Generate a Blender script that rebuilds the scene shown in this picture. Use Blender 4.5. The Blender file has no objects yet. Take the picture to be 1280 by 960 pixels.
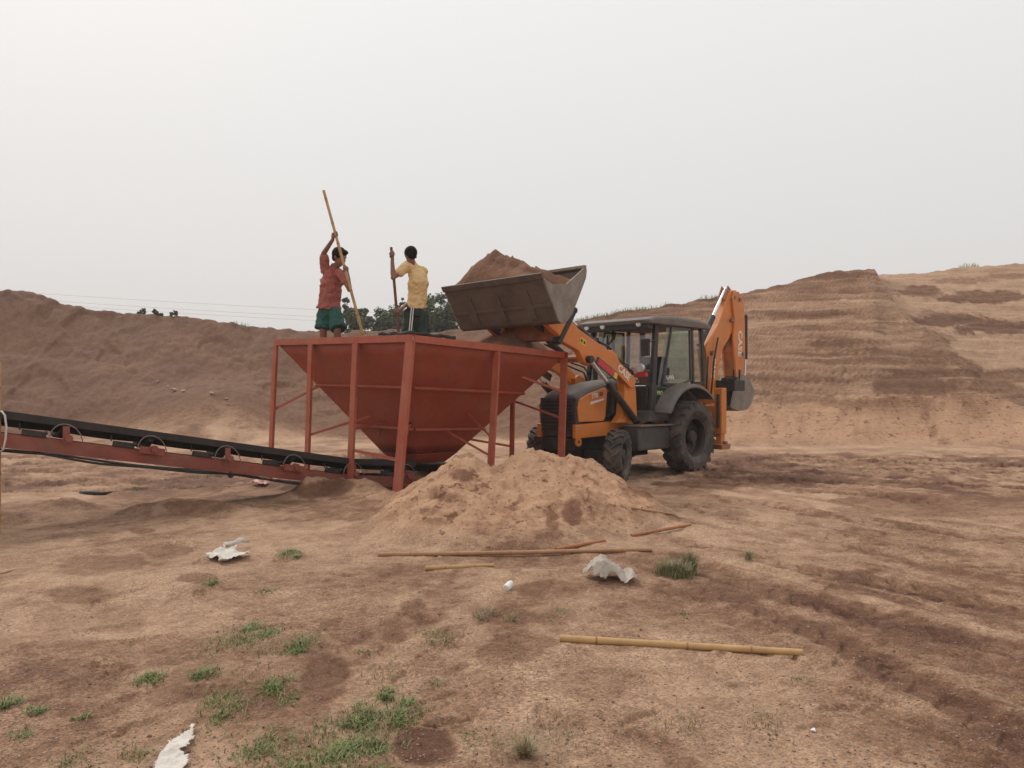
import bpy, bmesh, math, random
import numpy as np
from mathutils import Vector, Matrix
R = math.radians
random.seed(7); rng = np.random.default_rng(11)
scene = bpy.context.scene
col = scene.collection

# ---------------------------------------------------------------- camera, sky, sun, exposure
F, EYE, HV = 970.0, 1.5, 490.0          # focal length (px of a 1280 wide frame), eye height, horizon row
cd = bpy.data.cameras.new('camera'); cam = bpy.data.objects.new('camera', cd); col.objects.link(cam)
cam.location = (0, 0, EYE); cam.rotation_euler = (R(90), 0, 0)
cd.sensor_width = 36; cd.lens = 36*F/1280; cd.shift_y = (HV-480)/1280
cd.clip_start = 0.05; cd.clip_end = 3000
scene.camera = cam

SUN_AZ, SUN_EL = R(-40), R(48)          # azimuth measured from +Y (view direction) towards +X
w = bpy.data.worlds.new('World'); scene.world = w; w.use_nodes = True
nt = w.node_tree; nt.nodes.clear()
out = nt.nodes.new('ShaderNodeOutputWorld'); bg = nt.nodes.new('ShaderNodeBackground')
sky = nt.nodes.new('ShaderNodeTexSky'); sky.sky_type = 'NISHITA'; sky.sun_disc = False
sky.sun_elevation = SUN_EL; sky.sun_rotation = SUN_AZ
sky.air_density = 1.0; sky.dust_density = 6.0; sky.ozone_density = 1.0
tc = nt.nodes.new('ShaderNodeTexCoord'); sep = nt.nodes.new('ShaderNodeSeparateXYZ')
ramp = nt.nodes.new('ShaderNodeValToRGB'); mixn = nt.nodes.new('ShaderNodeMix'); mixn.data_type = 'RGBA'
nt.links.new(tc.outputs['Generated'], sep.inputs[0]); nt.links.new(sep.outputs['Z'], ramp.inputs[0])
e = ramp.color_ramp.elements                     # an even overcast: a little brighter towards the zenith
e[0].position = 0.0; e[0].color = (0.70, 0.665, 0.645, 1)
e[1].position = 1.0; e[1].color = (0.98, 0.965, 0.945, 1)
for p_, c_ in ((0.12, (0.73, 0.705, 0.69, 1)), (0.28, (0.785, 0.768, 0.755, 1)), (0.45, (0.86, 0.845, 0.828, 1))):
    q_ = ramp.color_ramp.elements.new(p_); q_.color = c_
vm = nt.nodes.new('ShaderNodeVectorMath'); vm.operation = 'SCALE'; vm.inputs['Scale'].default_value = 10.0
nt.links.new(ramp.outputs[0], vm.inputs[0])
mixn.inputs['Factor'].default_value = 0.93
nt.links.new(sky.outputs[0], mixn.inputs['A']); nt.links.new(vm.outputs[0], mixn.inputs['B'])
nt.links.new(mixn.outputs['Result'], bg.inputs[0]); bg.inputs[1].default_value = 0.10
nt.links.new(bg.outputs[0], out.inputs[0])

sd = bpy.data.lights.new('sun', 'SUN'); sun = bpy.data.objects.new('sun', sd); col.objects.link(sun)
sd.energy = 1.5; sd.angle = R(11); sd.color = (1.0, 0.95, 0.88)
sv = Vector((math.sin(SUN_AZ)*math.cos(SUN_EL), math.cos(SUN_AZ)*math.cos(SUN_EL), math.sin(SUN_EL)))
sun.rotation_euler = sv.to_track_quat('Z', 'Y').to_euler(); sun.location = (0, 0, 30)
scene.view_settings.view_transform = 'Standard'; scene.view_settings.look = 'None'
scene.view_settings.gamma = 1; scene.view_settings.exposure = 0.09
scene.view_settings.use_curve_mapping = False
scene.render.engine = 'CYCLES'
scene.cycles.transparent_max_bounces = 16

# ---------------------------------------------------------------- helpers
def tag(o, label=None, cat=None, group=None, kind=None):
    if label: o['label'] = label
    if cat: o['category'] = cat
    if group: o['group'] = group
    if kind: o['kind'] = kind
    return o
def empty(name, loc=(0, 0, 0), rz=0.0, label=None, cat=None, group=None):
    o = bpy.data.objects.new(name, None); col.objects.link(o)
    o.location = loc; o.rotation_euler = (0, 0, rz); o.empty_display_size = 0.2
    return tag(o, label, cat, group)

class MB:
    """collects shapes; build() links them as one mesh object"""
    def __init__(s): s.v = []; s.f = []; s.m = []; s.cur = 0
    def add(s, vs, fs):
        n = len(s.v); s.v += [tuple(v) for v in vs]
        s.f += [tuple(i+n for i in f) for f in fs]; s.m += [s.cur]*len(fs); return s
    def box(s, c, size, rot=None):
        c = Vector(c); h = Vector(size)/2; M = rot or Matrix.Identity(3)
        vs = [c + M @ Vector((sx*h.x, sy*h.y, sz*h.z)) for sx in (-1, 1) for sy in (-1, 1) for sz in (-1, 1)]
        return s.add(vs, [(0,1,3,2),(4,6,7,5),(0,4,5,1),(2,3,7,6),(0,2,6,4),(1,5,7,3)])
    def beam(s, a, b, wd, ht, up=(0, 0, 1)):
        a, b = Vector(a), Vector(b); d = b-a; L = d.length; d.normalize(); u = Vector(up)
        if abs(d.dot(u)) > .97: u = Vector((1, 0, 0))
        sd_ = d.cross(u).normalized(); u = sd_.cross(d).normalized()
        M = Matrix((d, sd_, u)).transposed()
        return s.box((a+b)/2, (L, wd, ht), M)
    def angle_iron(s, a, b, wd, th, up=(0, 0, 1), out=None):
        """L section: two flat plates meeting at the line a-b"""
        a, b = Vector(a), Vector(b); d = (b-a).normalized()
        o = Vector(out) if out else Vector(up)
        s1 = (o - d*o.dot(d)).normalized(); s2 = d.cross(s1)
        s.beam(a+s1*wd/2, b+s1*wd/2, th, wd, up=s1)
        s.beam(a+s2*(wd/2+th/2), b+s2*(wd/2+th/2), wd, th, up=s1)
        return s
    def prism(s, poly, lo, hi, axis='y'):
        n = len(poly)
        def P(a, b, t): return (a, t, b) if axis == 'y' else ((t, a, b) if axis == 'x' else (a, b, t))
        vs = [P(a, b, lo) for a, b in poly] + [P(a, b, hi) for a, b in poly]
        fs = [tuple(range(n))[::-1], tuple(range(n, 2*n))] + [(i, (i+1) % n, n+(i+1) % n, n+i) for i in range(n)]
        return s.add(vs, fs)
    def tube(s, pts, r, n=10, caps=True, flat=None, side=None):
        """round tube through pts; r one radius or one per point; flat = ratio of second axis (one or per point)"""
        pts = [Vector(p) for p in pts]; k = len(pts)
        rr = list(r) if hasattr(r, '__len__') else [r]*k
        fl = [1.0]*k if flat is None else (list(flat) if hasattr(flat, '__len__') else [flat]*k)
        tang = []
        for i in range(k):
            t = pts[min(i+1, k-1)] - pts[max(i-1, 0)]
            tang.append(t.normalized() if t.length > 1e-9 else Vector((0, 0, 1)))
        t0 = tang[0]; u = Vector(side) if side else (Vector((0, 0, 1)) if abs(t0.z) < .9 else Vector((1, 0, 0)))
        vs = []; fs = []
        for i in range(k):
            t = tang[i]; u = u - t*u.dot(t); u.normalize(); q = t.cross(u)
            for j in range(n):
                a = 2*math.pi*j/n
                vs.append(pts[i] + u*(math.cos(a)*rr[i]) + q*(math.sin(a)*rr[i]*fl[i]))
        for i in range(k-1):
            for j in range(n):
                a = i*n+j; b = i*n+(j+1) % n; fs.append((a, b, b+n, a+n))
        if caps: fs += [tuple(range(n))[::-1], tuple(range((k-1)*n, k*n))]
        return s.add(vs, fs)
    def lathe(s, prof, c=(0, 0, 0), axis='y', n=32, closed=False):
        vs = []; fs = []; k = len(prof)
        for r_, h in prof:
            for j in range(n):
                a = 2*math.pi*j/n; x, y = r_*math.cos(a), r_*math.sin(a)
                p = {'y': (x, h, y), 'z': (x, y, h), 'x': (h, x, y)}[axis]
                vs.append((p[0]+c[0], p[1]+c[1], p[2]+c[2]))
        for i in range(k-(0 if closed else 1)):
            i2 = (i+1) % k
            for j in range(n): fs.append((i*n+j, i*n+(j+1) % n, i2*n+(j+1) % n, i2*n+j))
        if not closed: fs += [tuple(range(n))[::-1], tuple(range((k-1)*n, k*n))]
        return s.add(vs, fs)
    def ball(s, c, r, seg=12, rings=8, sc=(1, 1, 1), rot=None):
        vs = []; fs = []; M = rot or Matrix.Identity(3); c = Vector(c)
        for i in range(rings+1):
            th = math.pi*i/rings
            for j in range(seg):
                ph = 2*math.pi*j/seg
                vs.append(c + M @ Vector((r*sc[0]*math.sin(th)*math.cos(ph), r*sc[1]*math.sin(th)*math.sin(ph), r*sc[2]*math.cos(th))))
        for i in range(rings):
            for j in range(seg):
                a = i*seg+j; b = i*seg+(j+1) % seg; fs.append((a, a+seg, b+seg, b))
        return s.add(vs, fs)
    def build(s, name, mat, parent=None, bevel=0, smooth=False, sub=0, fix=True):
        me = bpy.data.meshes.new(name); me.from_pydata(s.v, [], s.f)
        mats = mat if isinstance(mat, (list, tuple)) else [mat]
        for m_ in mats: me.materials.append(m_)
        if len(mats) > 1: me.polygons.foreach_set('material_index', s.m)
        if fix:
            b = bmesh.new(); b.from_mesh(me); bmesh.ops.recalc_face_normals(b, faces=b.faces); b.to_mesh(me); b.free()
        if smooth: me.polygons.foreach_set('use_smooth', [True]*len(me.polygons))
        me.update()
        o = bpy.data.objects.new(name, me); col.objects.link(o); o.parent = parent
        if bevel:
            m_ = o.modifiers.new('bevel', 'BEVEL'); m_.width = bevel; m_.segments = 2; m_.limit_method = 'ANGLE'; m_.angle_limit = R(35)
            m_.harden_normals = False
        if sub:
            m_ = o.modifiers.new('sub', 'SUBSURF'); m_.levels = sub; m_.render_levels = sub
        return o

def copy_tree(o, parent=None):
    c = o.copy(); col.objects.link(c); c.parent = parent
    for ch in list(o.children): copy_tree(ch, c)
    return c

def at(u, v, y):                      # a place in the scene from its bearing, elevation and distance
    return Vector(((u-640)*y/F, y, EYE-(v-HV)*y/F))

# ---------------------------------------------------------------- materials
def mat(name, c1, c2=None, rough=.6, metal=0, scale=6, bump=0, bscale=None, dust=0, dust_col=(.36, .225, .145), spec=.5, det=6, low=.35, high=.7, stretch=None, streak=None):
    m = bpy.data.materials.new(name); m.use_nodes = True; t = m.node_tree; N = t.nodes; L = t.links
    p = N['Principled BSDF']; p.inputs['Roughness'].default_value = rough; p.inputs['Metallic'].default_value = metal
    p.inputs['Specular IOR Level'].default_value = spec
    co = N.new('ShaderNodeTexCoord'); src = co.outputs['Object']
    if stretch:
        mp = N.new('ShaderNodeMapping'); mp.inputs['Scale'].default_value = stretch; L.new(src, mp.inputs[0]); src = mp.outputs[0]
    c2 = c2 or tuple(x*.75 for x in c1)
    n1 = N.new('ShaderNodeTexNoise'); n1.inputs['Scale'].default_value = scale; n1.inputs['Detail'].default_value = det
    n1.inputs['Roughness'].default_value = .65; L.new(src, n1.inputs['Vector'])
    r1 = N.new('ShaderNodeValToRGB'); r1.color_ramp.elements[0].position = low; r1.color_ramp.elements[1].position = high
    r1.color_ramp.elements[0].color = (*c2, 1); r1.color_ramp.elements[1].color = (*c1, 1); L.new(n1.outputs['Fac'], r1.inputs[0])
    colr = r1.outputs[0]
    if dust:
        n2 = N.new('ShaderNodeTexNoise'); n2.inputs['Scale'].default_value = scale*.6; n2.inputs['Detail'].default_value = 8; n2.inputs['Roughness'].default_value = .7
        L.new(co.outputs['Object'], n2.inputs['Vector'])
        mr = N.new('ShaderNodeMapRange'); mr.inputs[1].default_value = .42; mr.inputs[2].default_value = .72; mr.inputs[4].default_value = dust
        L.new(n2.outputs['Fac'], mr.inputs[0])
        mx = N.new('ShaderNodeMix'); mx.data_type = 'RGBA'; L.new(mr.outputs[0], mx.inputs['Factor']); L.new(colr, mx.inputs['A']); mx.inputs['B'].default_value = (*dust_col, 1)
        colr = mx.outputs['Result']
        mr2 = N.new('ShaderNodeMapRange'); mr2.inputs[3].default_value = rough; mr2.inputs[4].default_value = .9; L.new(mr.outputs[0], mr2.inputs[0]); L.new(mr2.outputs[0], p.inputs['Roughness'])
    if streak:                                      # runs of rust and scuffed paint down a plate
        mp2 = N.new('ShaderNodeMapping'); mp2.inputs['Scale'].default_value = (7, 7, .7); L.new(co.outputs['Object'], mp2.inputs[0])
        n4 = N.new('ShaderNodeTexNoise'); n4.inputs['Scale'].default_value = 1.6; n4.inputs['Detail'].default_value = 8; n4.inputs['Roughness'].default_value = .75; L.new(mp2.outputs[0], n4.inputs['Vector'])
        m4 = N.new('ShaderNodeMapRange'); m4.inputs[1].default_value = .54; m4.inputs[2].default_value = .70; m4.inputs[4].default_value = .65; L.new(n4.outputs['Fac'], m4.inputs[0])
        x4 = N.new('ShaderNodeMix'); x4.data_type = 'RGBA'; L.new(m4.outputs[0], x4.inputs['Factor']); L.new(colr, x4.inputs['A']); x4.inputs['B'].default_value = (*streak, 1); colr = x4.outputs['Result']
        n5 = N.new('ShaderNodeTexNoise'); n5.inputs['Scale'].default_value = 22; n5.inputs['Detail'].default_value = 6; n5.inputs['Roughness'].default_value = .8; L.new(co.outputs['Object'], n5.inputs['Vector'])
        m5 = N.new('ShaderNodeMapRange'); m5.inputs[1].default_value = .62; m5.inputs[2].default_value = .68; m5.inputs[4].default_value = .8; L.new(n5.outputs['Fac'], m5.inputs[0])
        x5 = N.new('ShaderNodeMix'); x5.data_type = 'RGBA'; L.new(m5.outputs[0], x5.inputs['Factor']); L.new(colr, x5.inputs['A']); x5.inputs['B'].default_value = (.13, .05, .03, 1); colr = x5.outputs['Result']
    L.new(colr, p.inputs['Base Color'])
    if bump:
        n3 = N.new('ShaderNodeTexNoise'); n3.inputs['Scale'].default_value = bscale or scale*5; n3.inputs['Detail'].default_value = 5; L.new(src, n3.inputs['Vector'])
        b = N.new('ShaderNodeBump'); b.inputs['Strength'].default_value = bump; b.inputs['Distance'].default_value = .02
        L.new(n3.outputs['Fac'], b.inputs['Height']); L.new(b.outputs[0], p.inputs['Normal'])
    return m
def glass(name, tint, fac=.9):
    m = bpy.data.materials.new(name); m.use_nodes = True; t = m.node_tree; N = t.nodes; L = t.links
    N.remove(N['Principled BSDF']); o = N['Material Output']
    tr = N.new('ShaderNodeBsdfTransparent'); tr.inputs[0].default_value = (*tint, 1)
    gl = N.new('ShaderNodeBsdfGlossy'); gl.inputs['Roughness'].default_value = .04
    df = N.new('ShaderNodeBsdfDiffuse'); df.inputs[0].default_value = (.42, .33, .26, 1)      # dust on the pane
    lw = N.new('ShaderNodeLayerWeight'); lw.inputs[0].default_value = .5; pw = N.new('ShaderNodeMath'); pw.operation = 'POWER'; pw.inputs[1].default_value = 4; L.new(lw.outputs['Facing'], pw.inputs[0]); fr = N.new('ShaderNodeMapRange'); fr.inputs[3].default_value = .10; fr.inputs[4].default_value = .75; L.new(pw.outputs[0], fr.inputs[0])
    mx = N.new('ShaderNodeMixShader'); m2 = N.new('ShaderNodeMixShader')
    n2 = N.new('ShaderNodeTexNoise'); n2.inputs['Scale'].default_value = 4; n2.inputs['Detail'].default_value = 8
    mr = N.new('ShaderNodeMapRange'); mr.inputs[1].default_value = .4; mr.inputs[2].default_value = .75; mr.inputs[3].default_value = .04; mr.inputs[4].default_value = .28
    co = N.new('ShaderNodeTexCoord'); L.new(co.outputs['Object'], n2.inputs['Vector']); L.new(n2.outputs['Fac'], mr.inputs[0])
    L.new(mr.outputs[0], m2.inputs[0]); L.new(tr.outputs[0], m2.inputs[1]); L.new(df.outputs[0], m2.inputs[2])
    L.new(fr.outputs[0], mx.inputs[0]); L.new(m2.outputs[0], mx.inputs[1]); L.new(gl.outputs[0], mx.inputs[2]); L.new(mx.outputs[0], o.inputs[0])
    return m
DUST = (.36, .225, .145)
M = dict(
    orange=mat('orange_paint', (.70, .215, .028), (.58, .17, .022), .38, scale=3, dust=.32),
    orange_worn=mat('worn_orange_paint', (.50, .135, .024), (.22, .07, .03), .55, scale=4, dust=.7),
    grey=mat('dark_grey_panel', (.055, .052, .05), (.035, .033, .033), .5, scale=4, dust=.4, dust_col=(.22, .17, .14)),
    black=mat('black_steel', (.02, .018, .018), (.012, .011, .011), .5, scale=7, dust=.4, dust_col=(.12, .085, .065)),
    fender=mat('grey_fender_plastic', (.145, .125, .11), (.10, .088, .08), .6, scale=4, dust=.4, dust_col=(.28, .21, .165)),
    tyre=mat('dusty_rubber', (.065, .056, .05), (.032, .028, .026), .88, scale=6, dust=.85, dust_col=(.19, .135, .10)),
    rim=mat('dark_wheel_rim', (.03, .027, .026), (.018, .016, .016), .55, scale=5, dust=.5, dust_col=(.12, .09, .07)),
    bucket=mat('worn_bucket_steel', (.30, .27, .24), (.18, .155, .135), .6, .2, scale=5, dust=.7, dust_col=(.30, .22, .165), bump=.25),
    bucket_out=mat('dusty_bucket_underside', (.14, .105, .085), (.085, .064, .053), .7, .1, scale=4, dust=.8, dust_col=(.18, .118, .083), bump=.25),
    chrome=mat('chromed_rod', (.75, .75, .74), (.68, .67, .66), .18, .85, scale=5),
    white=mat('white_print', (.78, .76, .72), (.70, .67, .62), .5, scale=20),
    red=mat('red_sticker', (.62, .02, .03), (.5, .02, .03), .4, scale=10),
    yellow=mat('yellow_sticker', (.75, .5, .02), (.65, .42, .02), .4, scale=10),
    green_print=mat('green_print', (.45, .55, .22), (.4, .5, .2), .5, scale=10),
    clear=glass('clear_cab_glass', (.86, .88, .87)),
    green_glass=glass('green_tinted_glass', (.36, .55, .38)),
    lampglass=mat('lamp_lens', (.75, .75, .72), (.55, .55, .53), .15, .3, scale=12),
    primer=mat('red_oxide_paint', (.37, .066, .030), (.30, .052, .026), .55, scale=2.5, dust=.4, dust_col=(.38, .16, .095), streak=(.20, .045, .025)),
    primer_bar=mat('red_oxide_bar_paint', (.47, .105, .050), (.36, .075, .040), .6, scale=5, dust=.55, dust_col=(.36, .19, .13), streak=(.28, .065, .035)),
    rust=mat('rusty_channel', (.31, .075, .048), (.19, .05, .036), .7, scale=3, dust=.5, dust_col=(.30, .18, .12), bump=.15),
    rubber=mat('black_belt_rubber', (.022, .018, .018), (.014, .012, .012), .7, scale=6, dust=.3, dust_col=(.10, .07, .055)),
    steel=mat('dull_steel_rod', (.30, .26, .24), (.16, .12, .10), .5, .5, scale=9, dust=.4),
    bamboo=mat('dry_bamboo', (.56, .34, .14), (.40, .225, .085), .5, scale=5, bump=.1, stretch=(1, 1, 1), dust=.25),
    bamboo_brown=mat('weathered_bamboo', (.45, .24, .115), (.30, .155, .075), .65, scale=6, bump=.1, dust=.4),
    bamboo_orange=mat('orange_brown_bamboo', (.44, .165, .06), (.32, .12, .05), .6, scale=6, bump=.1, dust=.25),
    wood=mat('dark_wooden_stick', (.19, .085, .05), (.11, .05, .032), .75, scale=9, bump=.3),
    sack=mat('woven_sack_cloth', (.74, .71, .66), (.55, .50, .44), .8, scale=14, bump=.3, dust=.35, dust_col=(.45, .33, .25)),
    sack_grey=mat('dirty_woven_sack_cloth', (.55, .50, .45), (.30, .25, .20), .8, scale=10, bump=.3, dust=.5, dust_col=(.36, .25, .18)),
    plastic=mat('white_plastic', (.80, .79, .76), (.72, .70, .66), .4, scale=12),
    pink=mat('pink_plastic_bag', (.60, .22, .20), (.62, .42, .36), .5, scale=14),
    skin=mat('brown_skin', (.27, .128, .085), (.21, .095, .062), .5, scale=8),
    hair=mat('black_hair', (.009, .008, .008), (.013, .011, .010), .8, scale=60, bump=.4, bscale=140, spec=.15),
    shirt_red=mat('faded_red_shirt_cloth', (.40, .125, .10), (.33, .10, .082), .85, scale=5, bump=.3, bscale=14),
    shirt_yellow=mat('yellow_shirt_cloth', (.73, .53, .27), (.66, .46, .215), .85, scale=5, bump=.3, bscale=14),
    shorts_green=mat('green_shorts_cloth', (.016, .095, .072), (.010, .06, .045), .8, scale=8, bump=.3, bscale=16),
    shorts_dark=mat('dark_green_shorts_cloth', (.022, .038, .028), (.015, .025, .02), .8, scale=8, bump=.3, bscale=16),
    eye=mat('eye', (.5, .48, .45), (.05, .03, .02), .2, scale=40),
    bark=mat('bark', (.09, .065, .05), (.05, .035, .03), .9, scale=8, bump=.4),
    rock=mat('pale_rock', (.46, .37, .30), (.36, .26, .20), .9, scale=8, bump=.5, dust=.4),
    wire=mat('power_cable', (.32, .31, .31), (.30, .29, .29), .6, scale=3),
    seat=mat('seat_cloth', (.03, .03, .03), (.02, .02, .02), .8, scale=8),
)
# ---------------------------------------------------------------- terrain
def vn(x, y, s=0):                                     # value noise 0..1
    xi = np.floor(x); yi = np.floor(y); fx = x-xi; fy = y-yi
    xi = xi.astype(np.int64); yi = yi.astype(np.int64)
    def h(a, b):
        n = (a*374761393 + b*668265263 + s*974634777) & 0xffffffff
        n = ((n ^ (n >> 13))*1274126177) & 0xffffffff
        n = ((n ^ (n >> 15))*2246822519) & 0xffffffff
        return ((n ^ (n >> 16)) & 0xffffff)/16777215.0
    fx = fx*fx*fx*(fx*(fx*6-15)+10); fy = fy*fy*fy*(fy*(fy*6-15)+10)
    a = h(xi, yi); b = h(xi+1, yi); c = h(xi, yi+1); d = h(xi+1, yi+1)
    return a+(b-a)*fx+(c-a)*fy+(a-b-c+d)*fx*fy
def fbm(x, y, o=4, s=0, g=.5):                          # about -1..1
    t = 0; a = 1; n = 0
    for i in range(o):
        t = t + a*(vn(x*2**i+17.3*i, y*2**i-9.1*i, s+i)*2-1); n += a; a *= g
    return t/n
def sm(a, b, x): t = np.clip((x-a)/(b-a), 0, 1); return t*t*(3-2*t)

# bank: for a bearing u, profile knots (distance y, elevation row v) base A, apron top B, mid face C, crest or ridge D, dip E, rear slope F, rear crest G
BK = np.array([  # u,   yA,   yB,  vB,   yC,  vC,   yD,  vD
 (-900, 19.0, 20.6, 525, 23.0, 425, 25.5, 330),
 (-400, 21.5, 23.2, 523, 26.0, 440, 28.5, 345),
 (0,    23.0, 24.8, 520, 27.6, 445, 30.0, 363),
 (200,  23.6, 25.3, 516, 28.3, 455, 31.0, 394),
 (345,  24.2, 26.2, 518, 29.2, 465, 32.0, 412),
 (560,  25.0, 28.0, 520, 32.0, 470, 36.0, 415),
 (700,  24.0, 26.0, 522, 30.0, 465, 35.0, 403),
 (900,  22.0, 24.0, 516, 27.5, 445, 32.0, 370),
 (1000, 21.7, 23.6, 511, 26.5, 430, 31.0, 350),
 (1092, 21.3, 23.2, 508, 26.0, 420, 30.0, 335.5),
 (1130, 21.3, 23.2, 508, 25.2, 445, 27.07, 395),
 (1190, 21.2, 23.2, 508, 24.4, 470, 25.66, 432),
 (1240, 21.1, 23.2, 508, 23.8, 494, 24.38, 480),
 (1285, 20.9, 23.0, 511, 23.4, 507.5, 23.79, 504),
 (1400, 20.4, 22.6, 522, 23.0, 521, 23.4, 520),
 (2000, 18.0, 20.0, 545, 20.6, 540, 21.2, 535)], float)
CREST_U = [-900, -400, -80, 0, 35, 60, 100, 130, 170, 230, 300, 345, 400, 560, 640, 700, 740, 800, 850, 900, 960, 1030, 1060, 1075, 1086, 1092]
CREST_V = [330, 345, 358, 362, 364, 376, 386, 390, 391, 397, 405, 412, 415, 415, 410, 403, 397, 386, 379, 370, 358, 345, 340, 337, 335.5, 336]
RR = np.array([  # right of the ridge: u, yE, vE, yF, vF, yG, vG
 (1096, 31.0, 352, 33, 349, 36, 345), (1130, 27.9, 407, 30.5, 383, 36, 342), (1190, 26.6, 448, 29.5, 402, 36, 336),
 (1240, 25.2, 492, 28.5, 430, 36, 333), (1285, 24.6, 512, 27.5, 452, 36, 331), (1400, 24.2, 526, 26.5, 480, 36, 322), (2000, 22, 540, 24, 500, 33, 300)], float)
def bank(u, y):
    yA, yB, vB, yC, vC, yD, vD = (np.interp(u, BK[:, 0], BK[:, i]) for i in range(1, 8))
    vD = np.where(u <= 1092, np.interp(u, CREST_U, CREST_V), vD)
    Z = lambda v, yy: EYE-(v-HV)*yy/F
    zD = Z(vD, yD)
    k = sm(1091, 1095, u)
    yE, vE, yF, vF, yG, vG = (np.interp(u, RR[:, 0], RR[:, i]) for i in range(1, 7))
    yE_ = (yD+2)*(1-k)+yE*k; zE = (zD-.05)*(1-k)+Z(vE, yE)*k
    yF_ = (yD+6)*(1-k)+yF*k; zF = (zD-.10)*(1-k)+Z(vF, yF)*k
    yG_ = (yD+12)*(1-k)+yG*k; zG = (zD-.15)*(1-k)+Z(vG, yG)*k
    ys = [yA, yB, yC, yD, yE_, yF_, yG_, np.full_like(u, 500.)]
    zs = [np.zeros_like(u), Z(vB, yB), Z(vC, yC), zD, zE, zF, zG, zG-.6]
    z = np.zeros_like(u)
    for i in range(7):
        t = np.clip((y-ys[i])/np.maximum(ys[i+1]-ys[i], 1e-3), 0, 1)
        if i == 0: t = t**1.6
        z = np.where(y >= ys[i], zs[i]+(zs[i+1]-zs[i])*t, z)
    z = np.where(y > 500, zs[7], z)
    return z, yA, yB, yD

def pile(x, y):
    # dumped sand in front of the hopper: two peaks joined by a saddle, long front toe
    def cone(cx, cy, h, rl, rr_, rf, rb, p):
        dx = x-cx+.18*fbm(x*1.1, y*1.1, 2, 61); dy = y-cy+.18*fbm(x*1.2, y*1.2, 2, 62)
        d = np.sqrt((dx/np.where(dx < 0, rl, rr_))**2 + (dy/np.where(dy < 0, rf, rb))**2)
        return h*np.clip(1-d, 0, None)**p
    a = cone(-.54, 9.75, .82, 1.2, 1.1, 2.4, 1.1, 1.02)
    b = cone(.36, 9.95, .84, 1.2, 1.62, 2.5, 1.25, 1.0)
    c = cone(.0, 8.9, .42, 1.6, 1.65, 1.7, 1.6, 1.05)
    d = cone(-1.75, 10.5, .14, 1.0, 1.2, 1.5, .8, 1.2)
    s = np.maximum(np.maximum(a, b), np.maximum(c, d))
    s2 = (a**4+b**4+c**4+d**4+1e-12)**.25
    return .5*s+.5*s2
MOUNDS = [  # small dirt heaps: x, y, height, rx, ry
 (-2.85, 10.9, .24, .30, .30), (-2.45, 11.2, .22, .35, .3), (-2.05, 11.0, .16, .3, .3),
 (-4.1, 9.8, .14, .42, .20), (-4.55, 9.6, .10, .4, .2), (-3.55, 9.7, .08, .35, .2),
 (-6.2, 9.2, .15, .55, .25), (-5.75, 10.0, .13, .35, .2), (-7.3, 9.6, .2, .6, .3), (-2.9, 12.9, .35, .8, .6), (-1.9, 13.6, .5, .9, .7),
 (1.9, 7.0, .05, .3, .2), (.3, 6.35, .05, .5, .22), (.8, 6.0, .05, .4, .2), (-3.3, 7.6, .06, .2, .12)]
RUTS = [  # wheel ruts: polyline (x, y), half width, depth, lug pitch
 ([(2.3, 9.9), (3.0, 8.3), (3.7, 7.0), (5.0, 5.4), (6.2, 4.4)], .17, .045, .21),
 ([(2.9, 10.6), (3.7, 9.1), (4.6, 7.9), (6.2, 6.5), (8, 5.4)], .17, .045, .21),
 ([(1.35, 7.0), (1.9, 5.95), (2.5, 5.0), (3.3, 4.1), (4.4, 3.2)], .17, .016, .2),
 ([(1.75, 7.6), (2.5, 6.4), (3.2, 5.6), (4.3, 4.6), (5.6, 3.8)], .17, .02, .2),
 ([(3.3, 12.6), (4.6, 11.2), (6.3, 9.9), (9, 8.6)], .2, .06, .22),
 ([(4.2, 13.6), (5.8, 12.2), (8, 11.0), (11, 10)], .2, .06, .22),
 ([(3.6, 14.7), (6, 13.8), (9, 13.0), (13, 12.4)], .2, .05, .22),
 ([(4.4, 16.2), (7, 15.2), (10, 14.5), (14, 14)], .2, .05, .22),
 ([(-11, 13.0), (-7, 13.2), (-4.4, 14.2), (-2, 15.5)], .2, .045, .22),
 ([(-11, 14.6), (-7, 14.8), (-4.4, 15.6), (-2, 16.8)], .2, .045, .22),
 ([(-11, 11.7), (-8, 11.7), (-5, 12.2), (-3.5, 12.9)], .2, .04, .22),
 ([(3.4, 13.6), (6, 12.6), (9, 11.8), (13, 11.2)], .2, .05, .24), ([(4.0, 15.4), (7, 14.5), (10, 13.8), (14, 13.2)], .2, .05, .24), ([(4.8, 17.2), (8, 16.4), (12, 15.8), (16, 15.4)], .2, .05, .24), ([(5.2, 18.2), (8, 17.6), (12, 17.0), (17, 16.6)], .2, .05, .24),
 ([(-12, 15.8), (-8, 16.0), (-5, 16.8), (-2, 18)], .2, .045, .24), ([(-12, 12.4), (-8, 12.5), (-5, 13.2), (-3, 14.4)], .2, .045, .24), ([(-12, 17.4), (-8, 17.4), (-5, 18), (-2, 19)], .2, .045, .24),
 ([(3.26, 14.46), (4.2, 15.6), (5.4, 17), (7, 19)], .22, .05, .24), ([(1.76, 12.9), (2.4, 13.6), (3.26, 14.46)], .16, .03, .2),
 ([(.2, 8.0), (1.0, 6.9), (1.6, 5.6), (2.0, 4.4), (2.2, 3)], .15, .010, .2),
 ([(-.35, 6.4), (-.6, 5.2), (-.95, 4.2), (-1.4, 3.2)], .16, .009, .2),
 ([(.15, 6.1), (0., 5.0), (-.2, 4.0), (-.5, 3.0)], .16, .008, .2)]
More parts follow.
